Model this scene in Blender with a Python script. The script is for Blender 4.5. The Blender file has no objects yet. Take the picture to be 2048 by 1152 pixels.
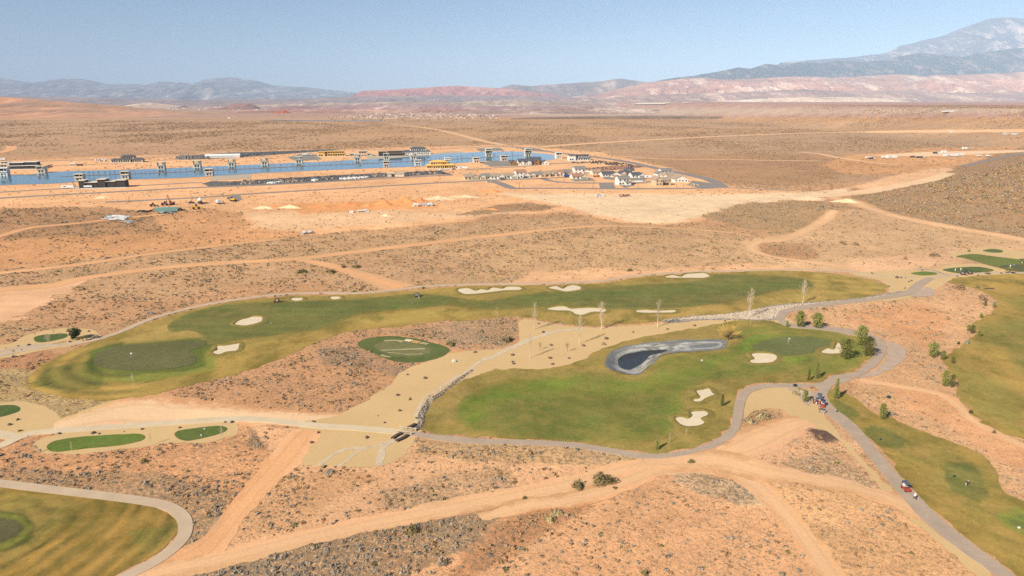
import bpy, math, random
import numpy as np
from mathutils import Vector, geometry as mgeo

# ------------------------------------------------------------------ camera, sky, sun, exposure
SC = bpy.context.scene
PITCH = math.radians(15.4); CH = 82.0; F = 1365.0
cam_data = bpy.data.cameras.new("camera"); cam = bpy.data.objects.new("camera", cam_data)
SC.collection.objects.link(cam); SC.camera = cam
cam.location = (0, 0, CH); cam.rotation_euler = (math.pi/2 - PITCH, 0, 0)
cam_data.sensor_width = 36.0; cam_data.lens = 36.0*F/2048.0
cam_data.clip_start = 1.0; cam_data.clip_end = 200000.0

SUN_EL = math.radians(36.0)
SH_AZ = math.radians(45.0)              # shadows fall this far to the right of straight ahead (+Y)
world = bpy.data.worlds.new("World"); SC.world = world; world.use_nodes = True
wn = world.node_tree; wn.nodes.clear()
w_out = wn.nodes.new("ShaderNodeOutputWorld"); w_bg = wn.nodes.new("ShaderNodeBackground")
w_sky = wn.nodes.new("ShaderNodeTexSky"); w_sky.sky_type = 'NISHITA'; w_sky.sun_disc = False
w_sky.sun_elevation = SUN_EL; w_sky.sun_rotation = SH_AZ + math.pi
w_sky.altitude = 900; w_sky.air_density = 1.0; w_sky.dust_density = 0.25; w_sky.ozone_density = 6.0
w_bg.inputs['Strength'].default_value = 0.062
wn.links.new(w_sky.outputs[0], w_bg.inputs[0]); wn.links.new(w_bg.outputs[0], w_out.inputs[0])
sun_data = bpy.data.lights.new("sun", 'SUN'); sun_data.energy = 4.5; sun_data.angle = math.radians(0.5)
sun_data.color = (1.0, 0.935, 0.775)
sun = bpy.data.objects.new("sun", sun_data); SC.collection.objects.link(sun)
sd = Vector((math.sin(SH_AZ)*math.cos(SUN_EL), math.cos(SH_AZ)*math.cos(SUN_EL), -math.sin(SUN_EL)))
sun.rotation_euler = sd.to_track_quat('-Z', 'Y').to_euler()
SC.view_settings.view_transform = 'Standard'; SC.view_settings.look = 'None'
SC.view_settings.exposure = 0.66; SC.view_settings.gamma = 1.0; SC.view_settings.use_curve_mapping = False
SC.cycles.max_bounces = 5; SC.cycles.diffuse_bounces = 2; SC.cycles.glossy_bounces = 2
SC.cycles.volume_bounces = 2; SC.cycles.transparent_max_bounces = 4
SC.cycles.use_denoising = False

rng = np.random.default_rng(7); random.seed(7)
COL = SC.collection

# ------------------------------------------------------------------ small maths
def vnoise(x, y, s=1.0, seed=0):
    x = np.asarray(x, float)/s; y = np.asarray(y, float)/s
    xi = np.floor(x).astype(np.int64); yi = np.floor(y).astype(np.int64); fx = x-xi; fy = y-yi
    fx = fx*fx*(3-2*fx); fy = fy*fy*(3-2*fy)
    def h(a, b):
        n = (a*374761393 + b*668265263 + seed*974634777) & 0x7fffffff
        n = ((n ^ (n >> 13))*1274126177) & 0x7fffffff
        return ((n ^ (n >> 16)) & 0xffff)/65535.0
    return (h(xi, yi)*(1-fx)+h(xi+1, yi)*fx)*(1-fy)+(h(xi, yi+1)*(1-fx)+h(xi+1, yi+1)*fx)*fy
def fbm(x, y, s, seed=0, o=4):
    t = 0; a = .5; n = 0
    for k in range(o):
        t = t + a*vnoise(x, y, s/2**k, seed+k*17); n += a; a *= .5
    return t/n
def sstep(a, b, x):
    t = np.clip((np.asarray(x, float)-a)/(b-a), 0, 1); return t*t*(3-2*t)
def S(r, g, b, k=1.17):                 # colour as it shows in daylight -> the surface's own base colour
    return tuple((((c/255+.055)/1.055)**2.4 if c > 10 else c/255/12.92)/k for c in (r, g, b))
cp, sp = math.cos(PITCH), math.sin(PITCH)
def ray(u, v):
    xc = (np.asarray(u, float)-1024)/F; yc = (576-np.asarray(v, float))/F
    return xc, cp+yc*sp, -sp+yc*cp
def at_z(u, v, z):
    dx, dy, dz = ray(u, v); t = (z-CH)/np.minimum(dz, -1e-4); return dx*t, dy*t
def project(x, y, z):
    z = z-CH; d = y*cp-z*sp; upc = y*sp+z*cp; d = np.maximum(d, 1e-3)
    return 1024+F*x/d, 576-F*upc/d
def px_size(u, v):                      # metres per photo pixel on the ground there
    x, y, z = G(u, v); return float((y*cp-(z-CH)*sp)/F)

def sdist(P, u, v, ys=2.2):             # signed distance (inside +) to polygon, measured along the ground
    P = np.asarray(P, float); u = np.asarray(u, float); v = np.asarray(v, float)*ys
    X = P[:, 0]; Y = P[:, 1]*ys; n = len(P); d = np.full(u.shape, 1e18); ins = np.zeros(u.shape, bool)
    for i in range(n):
        x0, y0, x1, y1 = X[i], Y[i], X[(i+1) % n], Y[(i+1) % n]; ex, ey = x1-x0, y1-y0
        t = np.clip(((u-x0)*ex+(v-y0)*ey)/(ex*ex+ey*ey+1e-9), 0, 1)
        d = np.minimum(d, (u-x0-t*ex)**2+(v-y0-t*ey)**2)
        c = ((y0 > v) != (y1 > v)); 
        with np.errstate(divide='ignore', invalid='ignore'):
            ins ^= c & (u < ex*(v-y0)/(ey if ey else 1e-9)+x0)
    d = np.sqrt(d); return np.where(ins, d, -d)
def ldist(P, u, v, ys=2.2):
    P = np.asarray(P, float); u = np.asarray(u, float); v = np.asarray(v, float)*ys
    d = np.full(u.shape, 1e18)
    for i in range(len(P)-1):
        x0, y0, x1, y1 = P[i][0], P[i][1]*ys, P[i+1][0], P[i+1][1]*ys; ex, ey = x1-x0, y1-y0
        t = np.clip(((u-x0)*ex+(v-y0)*ey)/(ex*ex+ey*ey+1e-9), 0, 1)
        d = np.minimum(d, (u-x0-t*ex)**2+(v-y0-t*ey)**2)
    return np.sqrt(d)
def spline(P, closed=False, step=6.0):
    P = np.asarray(P, float); n = len(P); out = []
    for i in range(n if closed else n-1):
        if closed: p0, p1, p2, p3 = P[i-1], P[i], P[(i+1) % n], P[(i+2) % n]
        else: p0, p1, p2, p3 = P[max(i-1, 0)], P[i], P[i+1], P[min(i+2, n-1)]
        k = max(2, int(np.hypot(*(p2-p1))/step)+1)
        for t in np.arange(k)/k:
            out.append(.5*((2*p1)+(-p0+p2)*t+(2*p0-5*p1+4*p2-p3)*t*t+(-p0+3*p1-3*p2+p3)*t**3))
    if not closed: out.append(P[-1])
    return np.array(out)

# ------------------------------------------------------------------ terrain height
POND = spline([(1211,732),(1213,712),(1240,695),(1300,685),(1370,680),(1440,680),(1456,687),(1440,699),(1385,704),(1335,708),(1310,722),(1292,741),(1270,750),(1235,745)], True, 8)
POND_W = spline([(1236,727),(1239,716),(1258,708),(1295,702),(1335,701),(1322,707),(1300,712),(1284,727),(1262,740),(1243,738)], True, 8)
def bump(x, y, cx, cy, rx, ry, h):
    return h*np.exp(-(((x-cx)/rx)**2+((y-cy)/ry)**2))
def H0(x, y):
    x = np.asarray(x, float); y = np.asarray(y, float)
    a = 1-sstep(430, 560, y)
    z = a*(1.0*(fbm(x, y, 90, 3, 2)-.5)+.45*(vnoise(x, y, 22, 9)-.5))
    z = z+(1-a)*(1-sstep(560, 620, y))*.0
    foot = np.interp(y, [150, 300, 350, 415, 455, 500, 600, 640, 700, 800], [800, 450, 385, 318, 297, 286, 305, 395, 560, 900])
    e = (x-foot); hill = .21*np.where(e > 60, e, np.log1p(np.exp(np.clip(e/9, -30, 30)))*9)
    hill = np.minimum(hill, 62)
    hn = sstep(2, 18, hill)
    z = z+hill+hn*(2.2*(fbm(x, y, 45, 21, 3)-.5))
    z = z+bump(x, y, 232, 500, 42, 34, 5.0)+bump(x, y, 165, 470, 30, 16, 1.2)
    return z
_pc = None
def H(x, y):
    z = H0(x, y)
    x = np.asarray(x, float); y = np.asarray(y, float)
    near = (x > 20) & (x < 110) & (y > 180) & (y < 260)
    if np.any(near):
        z = np.array(z, float, copy=True); u, v = project(x[near], y[near], 0*x[near])
        a = sdist(POND, u, v); b = -sdist(POND_W, u, v)
        t = np.where(a <= 0, 0, np.where(b <= 0, 1, a/(a+np.maximum(b, 1e-6)+1e-6)))
        z[near] = z[near]-1.6*sstep(0, 1, t)
    return z
def G(u, v):                            # the point of the terrain seen at a photo pixel
    u = np.atleast_1d(np.asarray(u, float)); v = np.atleast_1d(np.asarray(v, float)); u, v = np.broadcast_arrays(u, v)
    hi = np.full(u.shape, 66.0); lo = np.full(u.shape, -4.0); done = np.zeros(u.shape, bool); prev = hi.copy()
    zs = np.concatenate([np.arange(60, 6, -2.0), np.arange(6, -4, -.5)])
    for z in zs:
        x, y = at_z(u, v, z); below = (z <= H(x, y)) & ~done
        lo = np.where(below, z, lo); hi = np.where(below, prev, hi); done |= below; prev = np.full(u.shape, z)
    for _ in range(12):
        m = (hi+lo)/2; x, y = at_z(u, v, m); b = m <= H(x, y); lo = np.where(b, m, lo); hi = np.where(b, hi, m)
    x, y = at_z(u, v, (hi+lo)/2); z = H(x, y)
    if u.size == 1: return float(x[0]), float(y[0]), float(z[0])
    return x, y, z

# ------------------------------------------------------------------ objects
def prop(o, label=None, cat=None, group=None, kind=None):
    if label: o['label'] = label
    if cat: o['category'] = cat
    if group: o['group'] = group
    if kind: o['kind'] = kind
    return o
def mesh_obj(name, V, Fc, mat=None, parent=None, smooth=False, attrs=None):
    me = bpy.data.meshes.new(name)
    me.from_pydata([tuple(map(float, p)) for p in V] if not isinstance(V, np.ndarray) else V.tolist(), [], [list(map(int, f)) for f in Fc] if not isinstance(Fc, np.ndarray) else Fc.tolist())
    if attrs:
        for k, a in attrs.items():
            a = np.asarray(a, np.float32)
            if a.ndim == 2:
                A = me.attributes.new(k, 'FLOAT_COLOR', 'POINT'); A.data.foreach_set('color', np.hstack([a, np.ones((len(a), 1), np.float32)]).ravel())
            else:
                A = me.attributes.new(k, 'FLOAT', 'POINT'); A.data.foreach_set('value', a)
    if smooth: me.polygons.foreach_set('use_smooth', [True]*len(me.polygons))
    me.update()
    o = bpy.data.objects.new(name, me); COL.objects.link(o)
    if mat: me.materials.append(mat)
    if parent: o.parent = parent
    return o
def empty(name, loc=(0, 0, 0), rz=0.0, **k):
    o = bpy.data.objects.new(name, None); COL.objects.link(o); o.location = loc; o.rotation_euler = (0, 0, rz)
    o.empty_display_size = .5; prop(o, **k); return o
def copy_tree(o, parent=None):
    c = o.copy(); COL.objects.link(c); c.parent = parent
    for ch in o.children: copy_tree(ch, c)
    return c
class MB:
    def __init__(s): s.v = []; s.f = []
    def add(s, V, Fc):
        n = len(s.v); s.v += [tuple(p) for p in V]; s.f += [tuple(i+n for i in f) for f in Fc]; return s
    def box(s, x0, x1, y0, y1, z0, z1):
        V = [(x0,y0,z0),(x1,y0,z0),(x1,y1,z0),(x0,y1,z0),(x0,y0,z1),(x1,y0,z1),(x1,y1,z1),(x0,y1,z1)]
        return s.add(V, [(0,3,2,1),(4,5,6,7),(0,1,5,4),(1,2,6,5),(2,3,7,6),(3,0,4,7)])
    def taper(s, x0, x1, y0, y1, z0, z1, ix, iy):   # box whose top is pulled in
        V = [(x0,y0,z0),(x1,y0,z0),(x1,y1,z0),(x0,y1,z0),(x0+ix,y0+iy,z1),(x1-ix,y0+iy,z1),(x1-ix,y1-iy,z1),(x0+ix,y1-iy,z1)]
        return s.add(V, [(0,3,2,1),(4,5,6,7),(0,1,5,4),(1,2,6,5),(2,3,7,6),(3,0,4,7)])
    def gable(s, x0, x1, y0, y1, z, h, axis='x', ov=.5, th=.22):   # thick two-sided roof
        if axis == 'x':
            ym = (y0+y1)/2; a = [(y0-ov, z-ov*h/((y1-y0)/2)), (ym, z+h), (y1+ov, z-ov*h/((y1-y0)/2))]
            V = [(x, p[0], p[1]+d) for x in (x0-ov, x1+ov) for d in (0, th) for p in a]
        else:
            xm = (x0+x1)/2; a = [(x0-ov, z-ov*h/((x1-x0)/2)), (xm, z+h), (x1+ov, z-ov*h/((x1-x0)/2))]
            V = [(p[0], y, p[1]+d) for y in (y0-ov, y1+ov) for d in (0, th) for p in a]
        return s.add(V, [(0,1,4,3),(1,2,5,4),(6,9,10,7),(7,10,11,8),(3,4,10,9),(4,5,11,10),(0,6,7,1),(1,7,8,2),(0,3,9,6),(2,8,11,5)])
    def gable_wall(s, x0, x1, y0, y1, z, h, axis='x'):
        if axis == 'x':
            ym = (y0+y1)/2
            return s.add([(x0,y0,z),(x0,y1,z),(x0,ym,z+h),(x1,y0,z),(x1,y1,z),(x1,ym,z+h)], [(0,2,1),(3,4,5)])
        xm = (x0+x1)/2
        return s.add([(x0,y0,z),(x1,y0,z),(xm,y0,z+h),(x0,y1,z),(x1,y1,z),(xm,y1,z+h)], [(0,1,2),(3,5,4)])
    def hip(s, x0, x1, y0, y1, z, h, ov=.6):
        x0 -= ov; x1 += ov; y0 -= ov; y1 += ov; d = min(x1-x0, y1-y0)/2
        if x1-x0 >= y1-y0: r = [(x0+d, (y0+y1)/2, z+h), (x1-d, (y0+y1)/2, z+h)]
        else: r = [((x0+x1)/2, y0+d, z+h), ((x0+x1)/2, y1-d, z+h)]
        V = [(x0,y0,z),(x1,y0,z),(x1,y1,z),(x0,y1,z),(x0,y0,z+.2),(x1,y0,z+.2),(x1,y1,z+.2),(x0,y1,z+.2)]+[(p[0], p[1], p[2]+.2) for p in r]
        fs = [(0,3,2,1),(0,1,5,4),(1,2,6,5),(2,3,7,6),(3,0,4,7)]
        if x1-x0 >= y1-y0: fs += [(4,5,9,8),(5,6,9),(6,7,8,9),(7,4,8)]
        else: fs += [(4,5,8),(5,6,9,8),(6,7,9),(7,4,8,9)]
        return s.add(V, fs)
    def tube(s, p, q, r0, r1, n=5):
        p = Vector(p); q = Vector(q); d = (q-p); 
        if d.length < 1e-6: return s
        a = d.orthogonal().normalized(); b = d.normalized().cross(a); V = []
        for c, r in ((p, r0), (q, r1)):
            for k in range(n):
                t = 2*math.pi*k/n; V.append(c+a*math.cos(t)*r+b*math.sin(t)*r)
        return s.add(V, [(k, (k+1) % n, n+(k+1) % n, n+k) for k in range(n)]+[tuple(range(n-1, -1, -1)), tuple(range(n, 2*n))])
    def wheel(s, c, r, w, n=12, axis='y'):
        x, y, z = c
        if axis == 'y': return s.tube((x, y-w/2, z), (x, y+w/2, z), r, r, n)
        return s.tube((x-w/2, y, z), (x+w/2, y, z), r, r, n)
    def build(s, name, mat, parent=None, smooth=False):
        return mesh_obj(name, s.v, s.f, mat, parent, smooth)

# ------------------------------------------------------------------ materials
def mat(name, col, rough=.8, nscale=0, namp=.15, metal=0, bump=0, bscale=1, spec=None):
    m = bpy.data.materials.new(name); m.use_nodes = True; nt = m.node_tree; b = nt.nodes['Principled BSDF']
    b.inputs['Roughness'].default_value = rough; b.inputs['Metallic'].default_value = metal
    b.inputs['Specular IOR Level'].default_value = .3 if spec is None else spec
    b.inputs['Base Color'].default_value = (*col, 1)
    if nscale:
        tc = nt.nodes.new('ShaderNodeTexCoord'); n = nt.nodes.new('ShaderNodeTexNoise'); n.inputs['Scale'].default_value = nscale; n.inputs['Detail'].default_value = 5
        n.inputs['Roughness'].default_value = .65
        r = nt.nodes.new('ShaderNodeMapRange'); r.inputs[1].default_value = .25; r.inputs[2].default_value = .75
        r.inputs[3].default_value = 1-namp; r.inputs[4].default_value = 1+namp
        v = nt.nodes.new('ShaderNodeVectorMath'); v.operation = 'SCALE'; v.inputs[0].default_value = col
        nt.links.new(tc.outputs['Object'], n.inputs[0]); nt.links.new(n.outputs[0], r.inputs[0]); nt.links.new(r.outputs[0], v.inputs['Scale']); nt.links.new(v.outputs[0], b.inputs['Base Color'])
        if bump:
            bn = nt.nodes.new('ShaderNodeBump'); bn.inputs['Strength'].default_value = bump; bn.inputs['Distance'].default_value = bscale
            nt.links.new(n.outputs[0], bn.inputs['Height']); nt.links.new(bn.outputs[0], b.inputs['Normal'])
    return m
class NT:                                # terse node graph helper
    def __init__(s, name):
        s.m = bpy.data.materials.new(name); s.m.use_nodes = True; s.t = s.m.node_tree; s.b = s.t.nodes['Principled BSDF']
        s.b.inputs['Specular IOR Level'].default_value = .15; s.b.inputs['Roughness'].default_value = .95
        s.tc = s.t.nodes.new('ShaderNodeTexCoord')
    def n(s, typ, ins=None, **kw):
        x = s.t.nodes.new(typ)
        for k, v in kw.items(): setattr(x, k, v)
        for k, v in (ins or {}).items():
            if isinstance(v, bpy.types.NodeSocket): s.t.links.new(v, x.inputs[k])
            else: x.inputs[k].default_value = v
        return x
    def attr(s, name, out='Color'): return s.n('ShaderNodeAttribute', attribute_name=name).outputs[out]
    def noise(s, scale, detail=4, rough=.6, vec=None, stretch=None, out=0):
        v = vec or s.tc.outputs['Object']
        if stretch: v = s.n('ShaderNodeMapping', {0: v, 'Scale': stretch}).outputs[0]
        return s.n('ShaderNodeTexNoise', {'Vector': v, 'Scale': scale, 'Detail': detail, 'Roughness': rough}).outputs[out]
    def rng(s, x, a, b, c=0., d=1., smooth=False):
        r = s.n('ShaderNodeMapRange', {0: x, 1: a, 2: b, 3: c, 4: d}); 
        if smooth: r.interpolation_type = 'SMOOTHSTEP'
        return r.outputs[0]
    def math(s, op, a, b=0.): return s.n('ShaderNodeMath', {0: a, 1: b}, operation=op).outputs[0]
    def scale(s, col, f): return s.n('ShaderNodeVectorMath', {0: col, 'Scale': f}, operation='SCALE').outputs[0]
    def mix(s, f, a, b):
        x = s.t.nodes.new('ShaderNodeMix'); x.data_type = 'RGBA'
        for i, v in ((0, f), (6, a), (7, b)):
            if isinstance(v, bpy.types.NodeSocket): s.t.links.new(v, x.inputs[i])
            else: x.inputs[i].default_value = v if i == 0 else (*v[:3], 1)
        return x.outputs[2]
    def col(s, c): s.t.links.new(c, s.b.inputs['Base Color']); return s
    def bump(s, h, strength=.5, dist=.3):
        bn = s.n('ShaderNodeBump', {'Strength': strength, 'Distance': dist, 'Height': h}); s.t.links.new(bn.outputs[0], s.b.inputs['Normal']); return s

def m_ground():
    g = NT('desert_soil'); t = g.attr('tint'); sc = g.attr('scrub', 'Fac')
    big = g.noise(.018, 5, .6); mid = g.noise(.16, 5, .65); fine = g.noise(1.1, 5, .7)
    c = g.scale(t, g.rng(big, .3, .7, .86, 1.12)); c = g.scale(c, g.rng(mid, .3, .7, .86, 1.13)); c = g.scale(c, g.rng(fine, .25, .75, .74, 1.24))
    trk = g.rng(g.noise(.09, 4, .7, stretch=(.12, 1, 1)), .5, .62, 0, .22); c = g.mix(trk, c, g.scale(t, .78)); pale = g.rng(g.noise(.07, 5, .7), .55, .72, 0, .35); c = g.mix(pale, c, S(226, 178, 134))
    # far scrub that is too small to be built: dark tufts whose cover follows the density
    c = g.scale(c, g.rng(g.noise(.0035, 4, .6, stretch=(.5, 1.2, 1)), .35, .65, .9, 1.1)); c = g.scale(c, g.rng(g.noise(.05, 5, .75), .3, .7, .88, 1.1))
    f3 = g.rng(g.math('SUBTRACT', g.noise(2.6, 3, .7), g.rng(sc, 0, 1, .62, .49)), 0, .06, 0, .72); c = g.mix(f3, c, g.scale(g.mix(g.rng(g.noise(.06, 3), .4, .6), S(168, 128, 92), S(150, 134, 114)), .8))
    f4 = g.rng(g.noise(5.5, 3, .75), .62, .72, 0, .35); c = g.mix(f4, c, g.scale(t, .5))
    tuft = g.noise(.75, 3, .75); thr = g.rng(sc, 0, 1, .72, .44)
    f1 = g.rng(g.math('SUBTRACT', tuft, thr), 0, .06, 0, .75)
    tuft2 = g.noise(.16, 4, .8, stretch=(1, .6, 1)); f2 = g.rng(g.math('SUBTRACT', tuft2, g.rng(sc, 0, 1, .78, .55)), 0, .08, 0, .5)
    sh = g.mix(g.rng(g.noise(.03, 3), .35, .65), S(164, 124, 90), S(150, 130, 104))
    c = g.mix(f2, c, sh); c = g.mix(f1, c, sh)
    g.col(c); g.bump(g.math('ADD', fine, g.math('MULTIPLY', tuft, g.math('MULTIPLY', sc, 1.2))), .55, .35)
    return g.m
def m_turf():
    g = NT('turf'); t = g.attr('tint'); 
    c = g.scale(t, g.rng(g.noise(.06, 5, .6), .3, .7, .84, 1.15)); c = g.scale(c, g.rng(g.noise(.9, 5, .75), .25, .75, .74, 1.24)); c = g.scale(c, g.rng(g.noise(.4, 5, .75), .3, .7, .9, 1.1)); c = g.scale(c, g.rng(g.noise(3.5, 3, .8), .25, .75, .82, 1.16))
    d = g.attr('dry', 'Fac'); f = g.math('MULTIPLY', g.rng(g.noise(.13, 6, .75), .42, .62, 0, 1), d)
    c = g.mix(g.math('MULTIPLY', f, .6), c, S(190, 150, 84))
    f3 = g.math('MULTIPLY', g.rng(g.noise(.05, 6, .7, stretch=(1.3, 1, 1)), .48, .64, 0, 1), g.math('MULTIPLY', d, .7)); c = g.mix(f3, c, S(112, 102, 40))
    g.col(c); g.bump(g.noise(2.2, 4, .7), .35, .12); return g.m
def m_sheet(name, r, g_, b, amp=.1, s1=.05, s2=1.5, bump=.3):
    g = NT(name); c = g.scale(g.n('ShaderNodeRGB').outputs[0], g.rng(g.noise(s1, 5, .6), .3, .7, 1-amp, 1+amp))
    g.t.nodes[[n.name for n in g.t.nodes if n.type == 'RGB'][0]].outputs[0].default_value = (*S(r, g_, b), 1)
    fine = g.noise(s2, 5, .7); c = g.scale(c, g.rng(fine, .25, .75, 1-amp, 1+amp)); g.col(c); g.bump(fine, bump, .15); return g.m
def m_track(name, c0):
    g = NT(name); t = g.attr('tint'); e = g.attr('edge', 'Fac'); fine = g.noise(1.3, 5, .7); mid = g.noise(.28, 5, .7)
    c = g.scale(g.mix(.0, S(*c0), S(*c0)), g.rng(g.noise(.05, 5, .65), .3, .7, .9, 1.08)); c = g.scale(c, g.rng(fine, .25, .75, .9, 1.08))
    w = g.math('ADD', e, g.math('MULTIPLY', g.math('SUBTRACT', mid, .5), 1.5)); f = g.rng(w, .12, .62, 0, 1, True)
    rut = g.rng(g.math('ABSOLUTE', g.math('SUBTRACT', e, .58)), 0, .14, .9, 1.0, True); c = g.scale(c, rut)
    s = g.scale(t, g.rng(fine, .25, .75, .82, 1.1)); g.col(g.mix(f, s, c)); g.bump(fine, .4, .2); return g.m
def m_liner(name):
    g = NT(name); t = g.attr('tint'); c = g.scale(t, g.rng(g.noise(1.1, 5, .75), .3, .7, .82, 1.14)); g.col(c); g.b.inputs['Roughness'].default_value = .45; g.bump(g.noise(.9, 5, .7), .5, .3); return g.m
def m_gravel(name, c1, c2, scale=1.2):
    g = NT(name); v = g.n('ShaderNodeTexVoronoi', {'Vector': g.tc.outputs['Object'], 'Scale': scale}); 
    f = g.n('ShaderNodeSeparateColor', {0: v.outputs['Color']}).outputs[0]
    c = g.mix(f, S(*c1), S(*c2)); c = g.scale(c, g.rng(v.outputs['Distance'], .2, .8, 1.1, .62)); g.col(c)
    g.bump(g.math('MULTIPLY', v.outputs['Distance'], -1.), .8, .4); return g.m
# ------------------------------------------------------------------ colour and cover of the ground, patch by patch
def layer_eval(layers, default, u, v, x, y, wf=1.0):
    wu = u+wf*14*(fbm(x, y, 14, 41, 3)-.5)*2*np.clip(px_scale(v)/4, .15, 2.0); wv = v+wf*5*(fbm(x, y, 11, 77, 3)-.5)*2*np.clip(px_scale(v)/4, .15, 2.0)
    out = np.tile(np.asarray(default, float), (len(u), 1))
    for P, val, feather, op in layers:
        P = np.asarray(P, float); m = feather+40
        k = (wu > P[:, 0].min()-m) & (wu < P[:, 0].max()+m) & (wv > P[:, 1].min()-m) & (wv < P[:, 1].max()+m)
        if not k.any(): continue
        a = (sstep(-feather/2, feather/2, sdist(P, wu[k], wv[k]))*op)[:, None]
        val = np.asarray(val, float); cur = out[k]; n = len(val)
        cur[:, :n] = cur[:, :n]*(1-a)+val*a; out[k] = cur
    return out
def px_scale(v):                         # photo pixels per metre across, near the ground line v
    dep = PITCH-np.arctan((576-np.asarray(v, float))/F); return F*np.sin(np.maximum(dep, .002))/CH
def P_(c, s, sage=.3, grass=.2): return (*S(min(254, c[0]*1.03), c[1]*(1.035 if c[1] < 180 else 1.01), c[2]), s, sage, grass)
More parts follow.
